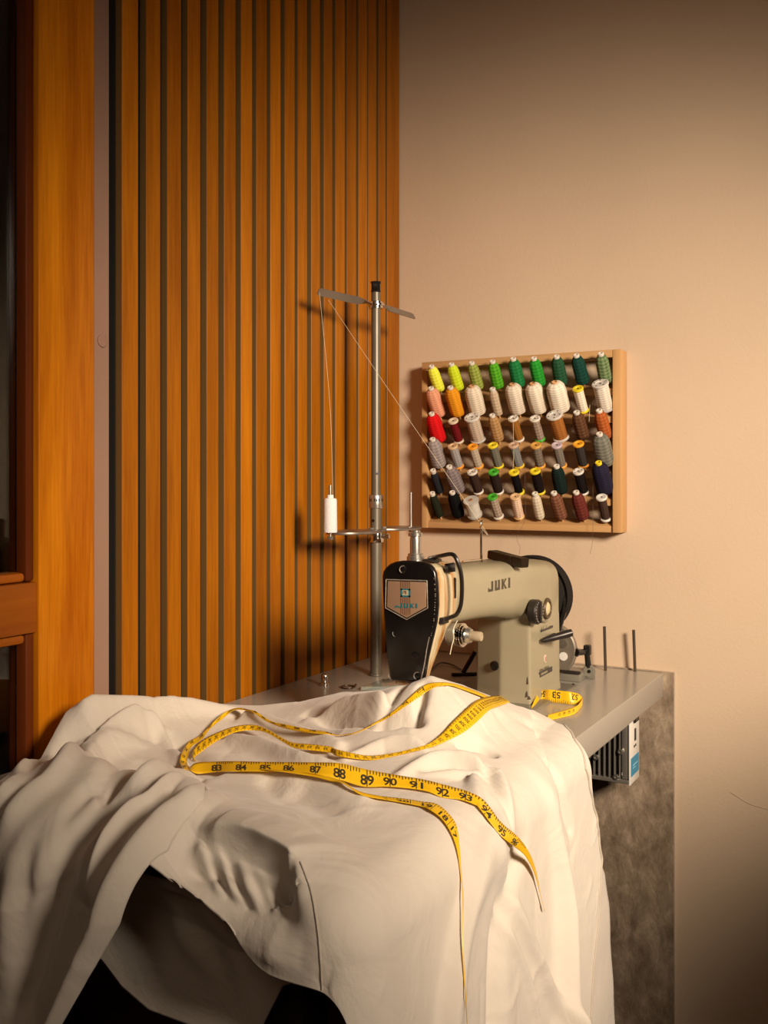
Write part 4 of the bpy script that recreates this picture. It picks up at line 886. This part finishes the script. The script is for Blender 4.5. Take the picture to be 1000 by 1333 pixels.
FOLDS = [
 # left panel and sleeve: folds fanning down to the left
 fold([(66,976),(34,997),(8,1038)], [.6,1.2,1.2], 1.0, .9),
 fold([(116,963),(82,980),(36,1026),(0,1068)], -1.0, 1.0),
 fold([(172,953),(119,978),(78,1003),(22,1060)], [.5,1.1,1.2,1.0], 1.3, 1.3),
 fold([(184,1000),(136,1027),(112,1052),(85,1098)], -.8, 1.0),
 fold([(240,1002),(190,1013),(150,1030),(118,1055),(90,1100)], [.8,1.2,1.2,.9,.4], 1.2, 1.0),
 fold([(178,1036),(150,1062),(134,1085),(112,1115),(88,1190),(64,1290)], [-.6,-1.8,-2.2,-2.2,-1.8,-1.2], 1.9, 1.4),
 fold([(252,1012),(204,1037),(170,1062),(143,1094),(122,1150)], [.5,.9,1.0,.8,.4], .8, .7),
 fold([(262,1022),(220,1050),(186,1082),(162,1120)], [-.3,-.6,-.6,-.3], .6),
 fold([(275,1018),(246,1044),(212,1075),(184,1112),(138,1205),(84,1325)], [.8,1.6,2.0,2.2,2.4,2.4], 2.4, 1.5),
 fold([(30,1110),(20,1180),(10,1260)], 1.0, 2.0),
 fold([(60,1100),(50,1150),(45,1230)], -.8, 1.2),
 # collar pieces at the back left
 fold([(112,914),(180,912),(250,914),(320,919)], [1.0,1.2,1.2,.6], 1.0, 1.2),
 fold([(112,966),(143,942),(177,927),(196,930)], [.6,1.2,1.4,.8], .6, 1.4),
 fold([(200,965),(232,990),(262,1005)], -1.6, 1.4),
 fold([(203,931),(222,958),(238,982)], [.8,1.2,.6], .6, 1.0),
 fold([(215,960),(160,962),(130,968)], -.6, .9),
 # raised folds between the strands of tape
 fold([(322,932),(350,940),(390,950),(440,962)], [1.4,1.5,1.2,.7], .9, 1.2),
 fold([(300,955),(340,968),(390,985),(440,990)], [.8,1.4,1.3,.6], .9, 1.0),
 fold([(400,938),(445,948),(500,948),(530,942)], -1.2, .9),
 fold([(405,925),(450,912),(500,905)], [.5,1.2,1.0], .8, 1.0),
 fold([(498,938),(510,915),(524,898)], [-.6,-.9,-.5], .6),
 fold([(552,900),(546,925),(538,945)], [-.8,-1.5,-1.0], .7),
 fold([(450,978),(500,962),(540,962),(556,972)], [.5,1.0,1.0,.4], .8, .8),
 fold([(300,1003),(360,1006),(420,1012),(470,1028)], [.6,1.0,1.0,.5], .9, 1.8),
 # the pinch beside the tape, with folds running out of it
 fold([(600,996),(626,1000),(637,1007)], [-1.2,-3.2,-2.4], .65),
 fold([(520,1000),(560,985),(600,986),(628,994)], [.5,1.2,1.5,1.2], .9, .7),
 fold([(548,1004),(590,1004),(624,1006)], [.2,.6,.5], .5),
 fold([(632,1012),(640,1040),(650,1075)], [-1.0,-.9,-.5], .6),
 fold([(645,1002),(662,1035),(668,1060)], [1.3,.9,.4], .9),
 fold([(618,1012),(622,1035),(628,1060)], [.7,.6,.3], .6),
 fold([(640,915),(630,930),(604,958)], [.3,.5,.3], .8),
 fold([(655,935),(690,948),(704,965)], [.2,-.4,-.2], 1.0),
 fold([(498,952),(530,945),(546,953)], [-.7,-1.7,-.9], .7),
 fold([(716,1005),(728,1040),(738,1080)], [-.3,-.6,-.4], .9),
 # front fall
 fold([(655,1070),(634,1130),(612,1195),(598,1260),(588,1340)], [.6,1.0,1.2,1.3,1.4], 2.6, .9),
 fold([(668,1100),(650,1160),(640,1230),(638,1335)], [-.5,-1.0,-1.2,-1.3], 1.3, 2.0),
 fold([(650,1110),(690,1215),(735,1330)], [.3,.7,.9], .9, 1.0),
 fold([(660,1190),(690,1270),(705,1335)], [.2,.45,.5], .5, .6),
 fold([(712,1000),(738,1090),(745,1190),(744,1335)], [.2,.9,1.7,2.0], 1.9, 1.3),
 # the pocket-like hollow at the near corner
 fold([(258,1092),(288,1102),(320,1112),(348,1125)], [.8,1.5,1.6,1.1], .7, 1.1),
 fold([(260,1098),(266,1118),(277,1148)], .55, .5), fold([(285,1108),(294,1138),(303,1168)], .5, .45), fold([(310,1116),(318,1143),(322,1175)], .5, .5),
 fold([(334,1126),(344,1150),(350,1176)], .45, .5), fold([(273,1104),(282,1133),(289,1160)], -.5, .4), fold([(298,1114),(306,1148),(312,1175)], -.5, .4),
 fold([(250,1110),(275,1150),(320,1180),(372,1185)], [-.3,-1.0,-1.4,-.8], 1.8),
 fold([(310,1215),(350,1240),(390,1255)], .6, 1.4),
 fold([(392,1040),(425,1060)], -.6, 1.8),
 fold([(350,1030),(372,1048)], -.4, 1.2),
]
for f in FOLDS[:11]:                       # left panel: crisper, deeper folds
    f[1][:] = [a*1.3 for a in f[1]]
FOLDS[:11] = [(p, a, l*.88, r*.88, s) for p, a, l, r, s in FOLDS[:11]]
FOLDS[11:] = [(p, [q*1.3 for q in a], l, r, s) for p, a, l, r, s in FOLDS[11:]]
# the roll of cloth that leans out over the hollow: a ridge pushed sideways over the pit beside it
roll_px = [(238,1090),(264,1087),(293,1086),(322,1092),(345,1102),(361,1116),(369,1131),(366,1144)]
RC_ = [Vector((*at_cloth(x, y, .022), 0)) for x, y in roll_px]; RC_ = smooth_curve(RC_, 5)
RT_ = [(RC_[min(i+1, len(RC_)-1)]-RC_[max(i-1, 0)]).normalized() for i in range(len(RC_))]
RN_ = [Vector((t.y, -t.x, 0)) for t in RT_]
LEAN = .026
RB_ = [p - n*LEAN*.95 for p, n in zip(RC_, RN_)]                # where the ridge grows, before it leans
e_ = np.interp(np.linspace(0, 1, len(RB_)), [0, .2, .5, .8, 1], [.2, .85, 1, .9, .25])
ROLL = ([(p.x, p.y) for p in RB_], list(.026*e_), .034, .017, False)
PIT = ([(p.x, p.y) for p in [q+n*.007 for q, n in zip(RC_, RN_)]], list(-.024*e_), .010, .009, False)
FOLDS += [ROLL, PIT]
def lean(X, Y):
    D = np.zeros(X.shape+(2,)); mx = np.zeros(X.shape)
    for p, n, k in zip(RB_, RN_, e_):
        w = k*np.exp(-((X-p.x)**2+(Y-p.y)**2)/.016**2); D += w[..., None]*np.array([n.x, n.y]); mx = np.maximum(mx, w)
    return D/(np.linalg.norm(D, axis=-1)+1e-6)[..., None]*(mx*LEAN)[..., None]
# fine creases in the cotton
for _ in range(150):
    x, y = rng.uniform(.03, .85), rng.uniform(-1.2, -.5); an = rng.normal(-.7, .7); L_ = rng.uniform(.03, .09)
    bend = rng.normal(0, .25); P_ = [(x+L_*k/4*cos(an+bend*k/4), y+L_*k/4*sin(an+bend*k/4)) for k in range(5)]
    A_ = rng.choice([-1, 1])*rng.uniform(.0007, .0020); FOLDS.append((P_, [0, A_*.8, A_, A_*.7, 0], rng.uniform(.004, .010), rng.uniform(.004, .010), True))
def H_all(X, Y): return H_mound(X, Y) + stroke_field(X, Y, FOLDS)

def coons(top, right, bottom, left, nu, nv):
    """grid from four boundary curves: top left->right, right top->bottom, bottom left->right, left top->bottom"""
    def res(c, n):
        c = np.array(c, float); d = np.r_[0, np.cumsum(np.hypot(*np.diff(c, axis=0).T))]; t = np.linspace(0, d[-1], n)
        return np.stack([np.interp(t, d, c[:, 0]), np.interp(t, d, c[:, 1])], 1)
    T, B_, L_, R_ = res(top, nu), res(bottom, nu), res(left, nv), res(right, nv)
    u = np.linspace(0, 1, nu)[:, None, None]; v = np.linspace(0, 1, nv)[None, :, None]
    return (1-v)*T[:, None]+v*B_[:, None]+(1-u)*L_[None]+u*R_[None]-((1-u)*(1-v)*T[0]+u*(1-v)*T[-1]+(1-u)*v*B_[0]+u*v*B_[-1])
def sheet(name, G, H, m, parent, thick=.0016, shift=None):
    nu, nv = G.shape[:2]; P = drape(G[..., 0], G[..., 1], H)
    if shift is not None:
        P[..., :2] += shift
        for r in range(8):                 # even hem
            for _ in range(10-r): P[1:-1, -1-r] = (P[:-2, -1-r]+2*P[1:-1, -1-r]+P[2:, -1-r])/4
    P[..., 2] = np.where((P[..., 0] < TX1) & (P[..., 1] > TY0), np.maximum(P[..., 2], TZ+.0012+thick), P[..., 2])
    idx = np.arange(nu*nv).reshape(nu, nv)
    f = np.stack([idx[:-1, :-1], idx[:-1, 1:], idx[1:, 1:], idx[1:, :-1]], -1).reshape(-1, 4)
    me = bpy.data.meshes.new(name); me.from_pydata(P.reshape(-1, 3).tolist(), [], f.tolist()); me.update()
    o = link_mesh(name, me, m, parent, sharp=None)
    s = o.modifiers.new('cloth_thickness', 'SOLIDIFY'); s.thickness = thick; s.offset = -1
    return o, P, f
def cloth_material(name, col):
    m = bpy.data.materials.new(name); m.use_nodes = True; nt = m.node_tree; N = nt.nodes; L = nt.links; b = N['Principled BSDF']
    b.inputs['Base Color'].default_value = rgb(col); b.inputs['Roughness'].default_value = .85; b.inputs['Specular IOR Level'].default_value = .2; b.inputs['Sheen Weight'].default_value = .25
    tc = N.new('ShaderNodeTexCoord')
    n1 = N.new('ShaderNodeTexNoise'); n1.inputs['Scale'].default_value = 16; n1.inputs['Detail'].default_value = 4; n1.inputs['Distortion'].default_value = .6
    n2 = N.new('ShaderNodeTexNoise'); n2.inputs['Scale'].default_value = 900; n2.inputs['Detail'].default_value = 2
    L.new(tc.outputs['Object'], n1.inputs['Vector']); L.new(tc.outputs['Object'], n2.inputs['Vector'])
    b1 = N.new('ShaderNodeBump'); b1.inputs['Strength'].default_value = .35; b1.inputs['Distance'].default_value = .012; L.new(n1.outputs['Fac'], b1.inputs['Height'])
    b2 = N.new('ShaderNodeBump'); b2.inputs['Strength'].default_value = .12; b2.inputs['Distance'].default_value = .001; L.new(n2.outputs['Fac'], b2.inputs['Height']); L.new(b1.outputs[0], b2.inputs['Normal'])
    L.new(b2.outputs[0], b.inputs['Normal']); return m
M_cloth = cloth_material('cream_cotton', (.64,.57,.49))
gm = thing('garment', (.35, -.8, TZ+.002), 'large cream cotton garment draped over the table and hanging off its front edge', 'garment')
AC = lambda L_, off=0.: [at_cloth(x, y, off) for x, y in L_]
back = [(.085,-1.045),(.055,-.965),(.03,-.905),(.022,-.85),(.022,-.72),(.055,-.605),(.12,-.565),(.20,-.535),(.29,-.53),(.355,-.505),(.42,-.455),(.47,-.465),(.505,-.495)]
right = [back[-1]] + AC([(747,962),(762,1000),(775,1060),(783,1120),(779,1200),(772,1260),(768,1333),(765,1420)]) + [(1.14,-.68)]
rb = right[-1]
diag = AC([(207,1106),(235,1146),(290,1202),(345,1268),(440,1310)])
bottom = [(.05,-1.10)] + AC([(0,1100),(60,1110),(130,1120)]) + diag + [(.64,-1.15),(.84,-1.22),(1.05,-1.12),(1.14,-.92),(1.14,-.68)]
left = [back[0], bottom[0]]
G = coons(back, right, bottom, left, 440, 440)
for _ in range(2500): G[1:-1, 1:-1] = (G[:-2, 1:-1]+G[2:, 1:-1]+G[1:-1, :-2]+G[1:-1, 2:])/4
fade = np.clip(np.linspace(0, 1, 440)/.03, 0, 1)[None, :]
Hm = H_all(G[..., 0], G[..., 1])*(.25+.75*fade)
body_o, PB, FB = sheet('body_panel', G, Hm, M_cloth, gm, shift=lean(G[..., 0], G[..., 1]))
# left panel with its sleeve, lying over the body
top = [at_cloth(0,1028)] + AC([(60,990),(120,985),(190,1004),(240,1008),(274,1012)])
rgt = [top[-1]] + AC([(266,1044),(242,1068),(216,1104),(150,1222),(90,1335),(62,1400)], .02)
btm = AC([(-170,1420),(-60,1430),(0,1425),(40,1410)], .02) + [rgt[-1]]
lft = [top[0]] + AC([(-40,1065),(-90,1150),(-140,1280)], .01) + [btm[0]]
G2 = coons(top, rgt, btm, lft, 240, 240)
v = np.linspace(0, 1, 240)[None, :]; u = np.linspace(0, 1, 240)[:, None]
off = -.004 + .016*np.clip(v/.22, 0, 1)**.8 - .006*np.clip((u-.93)/.07, 0, 1)**2
H2 = H_all(G2[..., 0], G2[..., 1]) + off
slv_o, PS, FS = sheet('sleeve', G2, H2, M_cloth, gm)
# shaded back panel hanging behind the hollow
top3 = AC([(125,1098),(240,1128),(330,1215),(430,1290)]); bot3 = AC([(108,1236),(129,1261),(150,1290),(185,1320),(250,1345),(330,1350)], -.06)
G3 = coons(top3, [top3[-1]] + AC([(360,1290)], -.06) + [bot3[-1]], bot3, [top3[0], bot3[0]], 90, 90)
sf3 = stroke_field(G3[..., 0], G3[..., 1], [fold([(200,1140),(215,1230),(240,1330)], 1.0, 1.5), fold([(150,1180),(165,1260),(200,1310)], .7, 1.2), fold([(330,1240),(300,1290),(270,1330)], -.6, 1.2)])
sheet('back_panel', G3, -.02-.04*np.clip(np.linspace(0,1,90)[None,:]*2.2,0,1)+sf3, M_cloth, gm)
# right back flap behind the hem
rr = np.array(AC([(784,1105),(783,1120),(781,1160),(779,1200),(772,1262),(768,1333)]) + [(1.14,-.68)])
w4 = np.array([.0, .035, .105, .145, .185, .205, .22])
f1 = [(x, y+w) for (x, y), w in zip(rr, w4)]; lt = [(x, y-.035) for x, y in rr]; f0 = [lt[0], f1[0]]
G4 = coons(f0, f1, [lt[-1], f1[-1]], lt, 40, 120)
v4 = np.linspace(0, 1, 120)[None, :]
H4 = -.014 - .012*np.linspace(0,1,40)[:,None] + .0*G4[..., 0] + stroke_field(G4[..., 0], G4[..., 1], [fold([(790,1180),(792,1260),(788,1333)], .5, .8), fold([(778,1220),(784,1300),(780,1340)], -.4, .6)]) + .0005*np.sin(v4*40)
sheet('back_flap', G4, H4, M_cloth, gm)
# cloth surfaces for laying things on
ALLV = np.concatenate([PB.reshape(-1, 3), PS.reshape(-1, 3)]); ALLF = np.concatenate([FB, FS+PB.shape[0]*PB.shape[1]])
CB = BVHTree.FromPolygons(ALLV.tolist(), ALLF.tolist())
def hit_cloth(px, py):
    d = ray(px, py).normalized(); h, n, i, t = CB.ray_cast(CAM, d)
    if h is None: return None, None
    if n.dot(d) > 0: n = -n
    return h, n
# seam and hem lines
M_seamc = cloth_material('seam_cotton', (.46,.40,.33))
def seam(pts, r, name, m=None, lift=.0004):
    c = [hit_cloth(p.x, p.y) for p in smooth_curve([Vector((x, y, 0)) for x, y in pts], 8)]
    c = [h+n*lift for h, n in c if h is not None]
    if len(c) > 2: bm = new_bm(); bm_tube(bm, c, r, 6); obj(name, bm, m or M_seamc, gm)
seam([(391,1122),(405,1160),(414,1210),(418,1260),(420,1300)], .0007, 'seam')
hp = PB[-1, 6::3].copy(); k = np.arange(len(hp)); hp[:, 1] += .0011*np.sin(k*1.1); hp[:, 0] += .0006
bm = new_bm(); bm_tube(bm, [Vector(p) for p in hp], .0016, 8); obj('hem', bm, M_seamc, gm)
# ------------------------------------------------------------------ yellow measuring tape
M_tape = mat('tape_yellow', (.80,.46,.008), .38, var=.04, vscale=40)
M_ink = mat('tape_ink', (.04,.028,.012), .6)
WT = .0185
tabv = BVHTree.FromPolygons([(TX0,TY0,TZ),(TX1,TY0,TZ),(TX1,TY1,TZ),(TX0,TY1,TZ)], [(0,1,2,3)])
def hit_any(px, py):
    d = ray(px, py).normalized(); best = None
    for bv in (CB, tabv):
        h, n, i, t = bv.ray_cast(CAM, d)
        if h is not None and (best is None or t < best[2]):
            best = (h, n if n.dot(d) < 0 else -n, t)
    return best
def section(L, U, lift=.0012, pick='far'):
    b = hit_any(*L)
    if b is None: b = (ony(L[0], L[1], -.8), Vector((0,0,1)), 1.)
    p = b[0] + b[1]*lift; d = ray(*U).normalized(); m = CAM-p
    bq = m.dot(d); cq = m.dot(m)-WT*WT; disc = bq*bq-cq
    if disc < 0: s = -bq; q = CAM+d*s; q = p + (q-p).normalized()*WT
    else:
        s = -bq + (math.sqrt(disc) if pick == 'far' else -math.sqrt(disc))
        c = hit_any(*U)
        if c is not None: s = min(s, c[2]-lift*1.0)
        q = CAM + d*s
    return p, q
def ribbon(secs, n=10, jump=None):
    """secs of (lower pt, upper pt) -> evenly spaced sections with arc length"""
    a = smooth_curve([s[0] for s in secs], n); b = smooth_curve([s[1] for s in secs], n)
    mid = [(x+y)/2 for x, y in zip(a, b)]; S = [0.]
    for p, q in zip(mid, mid[1:]): S.append(S[-1]+(q-p).length)
    return [a, b, np.array(S), True]
tp_ = None
VS = (0, .2, .4, .6, .8, 1)
def rings_of(R):
    a, b, S, _c = R; out = []
    for p, q in zip(a, b):
        ring = []
        for v in VS:
            c = p.lerp(q, v); d = c-CAM; L = d.length; d.normalize(); h, n, k, t = CB.ray_cast(CAM, d)
            ring.append((d, L, min(L, t-.0013) if R[3] and h is not None else L))
        out.append(ring)
    n = len(out)
    for k in range(len(VS)):                    # ease over the creases instead of jumping in front of them
        T = [r[k][2] for r in out]; M_ = [min(T[max(0, i-3):i+4]) if R[3] else T[i] for i in range(n)]
        A_ = [sum(M_[max(0, i-3):i+4])/len(M_[max(0, i-3):i+4]) for i in range(n)] if R[3] else T
        for i in range(n): out[i][k] = CAM + out[i][k][0]*A_[i]
    return out
RC = {}
def at_rib(R, s, v):
    a, b, S, _c = R; key = id(S)
    rg = RC[key]; i = min(max(int(np.searchsorted(S, s))-1, 0), len(S)-2); t = (s-S[i])/(S[i+1]-S[i]+1e-9)
    A_ = a[i].lerp(a[i+1], t); B_ = b[i].lerp(b[i+1], t); j = min(int(max(v, 0)*5), 4); f = v*5-j
    P_ = rg[i][j].lerp(rg[i][j+1], f).lerp(rg[i+1][j].lerp(rg[i+1][j+1], f), t)
    return P_, (a[i+1]-a[i]+b[i+1]-b[i]).normalized(), (B_-A_).normalized()
bmT = new_bm(); bmI = new_bm()
def add_ribbon(R):
    a, b, S, _c = R; prev = None; RC[id(S)] = rings_of(R)
    for i in range(len(a)):
        ring = [bmT.verts.new(c) for c in RC[id(S)][i]]
        if prev:
            for k in range(5): bmT.faces.new((prev[k], prev[k+1], ring[k+1], ring[k]))
        prev = ring
def ink(R, quad_pts, off):
    vs = []
    for s, v in quad_pts:
        p, d, w = at_rib(R, s, v); n = w.cross(d) ; n = -n if n.dot(CAM-p) < 0 else n; vs.append(bmI.verts.new(p+n.normalized()*off))
    try: bmI.faces.new(vs)
    except ValueError: pass
def ticks(R, s0, s1, step, side=1, long_every=8, ink_w=.0005, short=.22, long_=.42, phase=0):
    k = 0; s = s0
    while s < s1:
        if 0 < s < R[2][-1]:
            L = long_ if (k+phase) % long_every == 0 else (short*1.35 if (k+phase) % (long_every//2) == 0 else short)
            if (k+phase) % long_every == 0: L = .96
            a, b = (.97, .97-L) if side > 0 else (.03, .03+L)
            ink(R, [(s-ink_w, a), (s+ink_w, a), (s+ink_w, b), (s-ink_w, b)], .00035)
        s += step; k += 1
def number(R, txt, s, v0=.10, hgt=.50, flip=False, mode='along', width=.0125, tall=.0085, direction=1):
    v, f = text_polys(txt, 1., .022); x0, x1 = min(a[0] for a in v), max(a[0] for a in v); y0, y1 = min(a[1] for a in v), max(a[1] for a in v)
    pts = []
    for x, y in v:
        fx = (x-x0)/(x1-x0); fy = (y-y0)/(y1-y0)
        if flip: fx, fy = 1-fx, 1-fy
        if mode == 'along': q = (s+direction*(fx-.5)*width, v0+fy*hgt)
        else: q = (s+direction*(fy-.5)*tall, v0+fx*hgt)      # baseline across the tape
        pts.append(q)
    vs = []
    for q in pts:
        p, d, w = at_rib(R, *q); n = w.cross(d); n = -n if n.dot(CAM-p) < 0 else n; vs.append(bmI.verts.new(p+n.normalized()*.0004))
    for t in f:
        try: bmI.faces.new([vs[i] for i in t])
        except ValueError: pass
def s_at(R, px, py):
    best = (1e9, 0); a, b, S, _c = R
    for i in range(len(S)):
        m = (a[i]+b[i])/2 - CAM; dep = m.dot(FW); x = 500+FPX*m.dot(RT)/dep; y = HOR-FPX*m.z/dep
        e = (x-px)**2+(y-py)**2
        if e < best[0]: best = (e, S[i])
    return best[1]
def settle(secs, it=2):
    # even out the distance along the strand, then keep it just clear of the cloth
    for side in (0, 1):
        D = [(s[side]-CAM).length for s in secs]
        for _ in range(it): D = [D[0]]+[(D[i-1]+2*D[i]+D[i+1])/4 for i in range(1, len(D)-1)]+[D[-1]]
        for s, dd in zip(secs, D): s[side] = CAM + (s[side]-CAM).normalized()*dd
    return secs
def clear(R, lift=.001):
    for pts in R[:2]:
        for i, p in enumerate(pts):
            d = (p-CAM); L = d.length; d.normalize(); h, n, k, t = CB.ray_cast(CAM, d)
            if h is not None and t < L+lift: pts[i] = CAM + d*(t-lift*1.5)
    return R
def strand(pairs, pick='far', lift=.0012, n=8):
    R = ribbon(settle([list(section(l, u, lift, pick)) for l, u in pairs]), n); return clear(R)

# strand with the large inch figures, across the front of the heap and over the edge
S4 = strand([((247,1004),(246,1000)),((257,1009),(256,993)),((280,1007),(280,991.5)),((304,1006),(304,991)),((352,1006),(352,992)),((400,1008),(400,992.5)),((442,1017),(442,993.5)),((474,1026),(474,1001)),((508,1026),(508,1007.5)),
             ((552,1031),(552,1015)),((576,1040),(576,1021)),((600,1043),(602,1028)),((618,1049),(622,1036)),((625,1055),(634,1046)),((648,1086),(653,1071)),((664,1099),(676,1091)),((682,1114),(690,1112)),((693,1134),(698,1134)),((699,1153),(703.5,1163)),((707,1184),(709.5,1187))], lift=.0015)
add_ribbon(S4)
inch = .0254
for px, py, t in ((283,1000,'83'),(314,1000,'84'),(345,1000,'85'),(377,1000,'86'),(409,1001,'87'),(443,1006,'88'),(476,1013,'89'),(510,1017,'90'),(544,1022,'91'),(575,1030,'92'),(606,1036,'93'),(638,1054,'94'),(656,1078,'95'),(672,1094,'96')):
    s = s_at(S4, px, py); number(S4, t, s, .08, .60, width=.0140); ticks(S4, s, s+inch*.99, inch/8, 1, 8)
# strand lying broad from beside the machine, down through the folds and round to the left
SB = strand([((664,915),(650,905)),((653,919),(634,904)),((637,925),(620,909)),((619,942),(603,923.5)),((604,953.5),(590,939.5)),((586,963.5),(576,954.5)),((563,973.5),(558,968)),((540,979),(537,974.5)),((508,987),(508,981)),((481,991),(477,983.5)),((440,986),(440,976)),((430,981),(430,972)),
             ((397,977),(400,968.5)),((382,974.8),(382,967)),((367,966),(367,960.5)),((346,954),(346,948.5)),((325,952),(328,943.5)),((304,955.5),(304,946)),((280,967.5),(280,955)),((263.5,979.5),(262,965)),((253,988.5),(251.5,978)),((257,993),(251,990))], lift=.0015)
add_ribbon(SB)
ticks(SB, .012, SB[2][-1]-.01, .005, 1, 1000, .0003, .16, .16); ticks(SB, .012, SB[2][-1]-.01, .005, -1, 1000, .0003, .16, .16)
cm = .0; s = .020; kk = 172
while s < SB[2][-1]-.012:
    number(SB, str(kk), s, .26, .48, mode='across', tall=.0052, direction=-1, flip=False); s += .0102; kk += 1
# upper strand: over the crest by the machine foot and left between the folds
S1 = strand([((648,916),(652,914)),((625,907),(628,903)),((600,898),(603,893.5)),((585,893.5),(588,889.5)),((569,895),(572.6,888.2)),((559,900),(555.6,890.5)),((545.4,908),(542,900)),((528.4,920),(525,915)),((508,933.5),(508,929)),((488,944),(487.6,941)),((464,955.5),(463.8,953)),((440,959),(440,956.8)),
             ((425,957),(425,952.5)),((400,954.5),(400,949)),((376,950),(372,943)),((360,945),(355,939.5)),((345,938),(342,932)),((331,929),(333,926)),((322,926),(325,924)),((304,925.5),(310,921.5)),((289,937.5),(295,926)),((274,949.5),(280,938)),((263.5,963),(262,956)),((250,973.5),(247,965)),((245.5,985),(237.4,978.5)),((242.5,994.5),(234.4,992)),((247,1001),(239.5,1001)),((257.5,1010),(252,1002))], lift=.0015)
add_ribbon(S1)
ticks(S1, .10, S1[2][-1]-.01, inch/8, -1, 8, .0003)
s = .13; kk = 73
while s < S1[2][-1]-.02: number(S1, str(kk), s, .40, .46, mode='across', tall=.010, direction=-1); s += inch; kk += 1
# under strand that comes out below the figures and hangs down the front
S5 = strand([((262,1006),(264,1000)),((330,1003),(330,999)),((400,1011),(400,1006)),((430,1018),(430,1012)),((447,1022),(447,1018)),((470.6,1036.6),(467,1030)),((501,1043),(494,1036)),((528,1047.5),(528,1040)),((549,1052),(549,1043.4)),((559,1056),(568,1046.5)),((574,1067.5),(583,1058)),((585,1084),(594,1074)),((593,1106),(598,1098)),((597.5,1137),(600.5,1135)),((601.5,1173),(603.5,1173)),((601,1220),(603,1220)),((602.8,1268),(605,1268)),((606,1333),(608.4,1333)),((608,1400),(611,1400))], lift=.0016)
add_ribbon(S5)
ticks(S5, s_at(S5, 500, 1040), s_at(S5, 590, 1085), inch/8, 1, 8, .0003)
for px, py, t in ((525,1044,'20'),(556,1050,'19'),(577,1062,'18'),(590,1085,'17')): number(S5, t, s_at(S5, px, py), .12, .5, direction=1)
# loop standing on the worktop beside the machine
def upright(pts): return [(onz(x, y, TZ+.0006), None) for x, y in pts]
lo_ = [((688,931),(690,926),.0), ((697,921),(697,909),0), ((704,913.5),(704.5,899),0), ((715,914.5),(715,896.2),0), ((729,916),(729,897),0), ((742,917.5),(742,899.8),0), ((752,917.5),(753,903.2),0), ((757.5,917),(758,907.5),0),
       ((757,921),(757.5,911),0), ((748,930),(750,919.5),0), ((730,935),(731,925.5),0), ((711,939),(714,930),0)]
CBs, CB = CB, tabv
SA = ribbon([section(l, u, .0006) for l, u, _ in lo_], 8); CB = CBs; SA[3] = False; add_ribbon(SA)
s53 = s_at(SA, 724, 907)
ticks(SA, s53-inch*1.0, s53+inch*1.6, inch/8, -1, 8, .0003)
number(SA, '53', s53+.001, .36, .52, flip=True); number(SA, '52', s_at(SA, 747, 910)+.001, .36, .52, flip=True, width=.011); number(SA, '54', s_at(SA, 706, 905), .36, .52, flip=True, width=.010)
sE = s_at(SA, 750, 925)
for k in range(4): number(SA, str(128+k), sE+.006+.0102*k, .3, .42, mode='across', tall=.005)
bmesh.ops.recalc_face_normals(bmI, faces=bmI.faces)
mt = thing('measuring_tape', hit_any(500, 1010)[0], 'yellow measuring tape looped over the cream garment and beside the machine foot', 'measuring tape')
rb_ = obj('ribbon', bmT, M_tape, mt, sharp=None); sd_ = rb_.modifiers.new('t', 'SOLIDIFY'); sd_.thickness = .0004; sd_.offset = 0
obj('printed_scale', bmI, M_ink, mt, smooth=False)
# ------------------------------------------------------------------ light: warm soft lamp to the right of the camera, plus an added fill
w = bpy.data.worlds.new('world'); SC.world = w; w.use_nodes = True
w.node_tree.nodes['Background'].inputs[0].default_value = (1, .86, .7, 1); w.node_tree.nodes['Background'].inputs[1].default_value = .01
ld = bpy.data.lights.new('studio_lamp', 'SPOT'); lo = bpy.data.objects.new('studio_lamp', ld); COL.objects.link(lo)
lo.location = (1.95, -1.50, 1.62); tgt = Vector((.44, -.28, .97))
lo.rotation_euler = (tgt-lo.location).to_track_quat('-Z', 'Y').to_euler()
ld.energy = 330; ld.color = (1, .83, .645); ld.shadow_soft_size = .22; ld.spot_size = radians(58); ld.spot_blend = 1.
fd = bpy.data.lights.new('added_fill', 'AREA'); fo = bpy.data.objects.new('added_fill', fd); COL.objects.link(fo)  # soft fill added to lift the dim areas, no known source
fo.location = (1.3, -2.9, 2.5); fo.rotation_euler = (Vector((.3, -.8, .9))-fo.location).to_track_quat('-Z', 'Y').to_euler()
fd.shape = 'SQUARE'; fd.size = 1.0; fd.energy = 4.5; fd.color = (1, .80, .60)
SC.view_settings.view_transform = 'Standard'; SC.view_settings.look = 'None'; SC.view_settings.gamma = 1; SC.view_settings.use_curve_mapping = False
SC.view_settings.exposure = 0
SC.cycles.max_bounces = 6; SC.cycles.diffuse_bounces = 4
SC.cycles.use_denoising = True
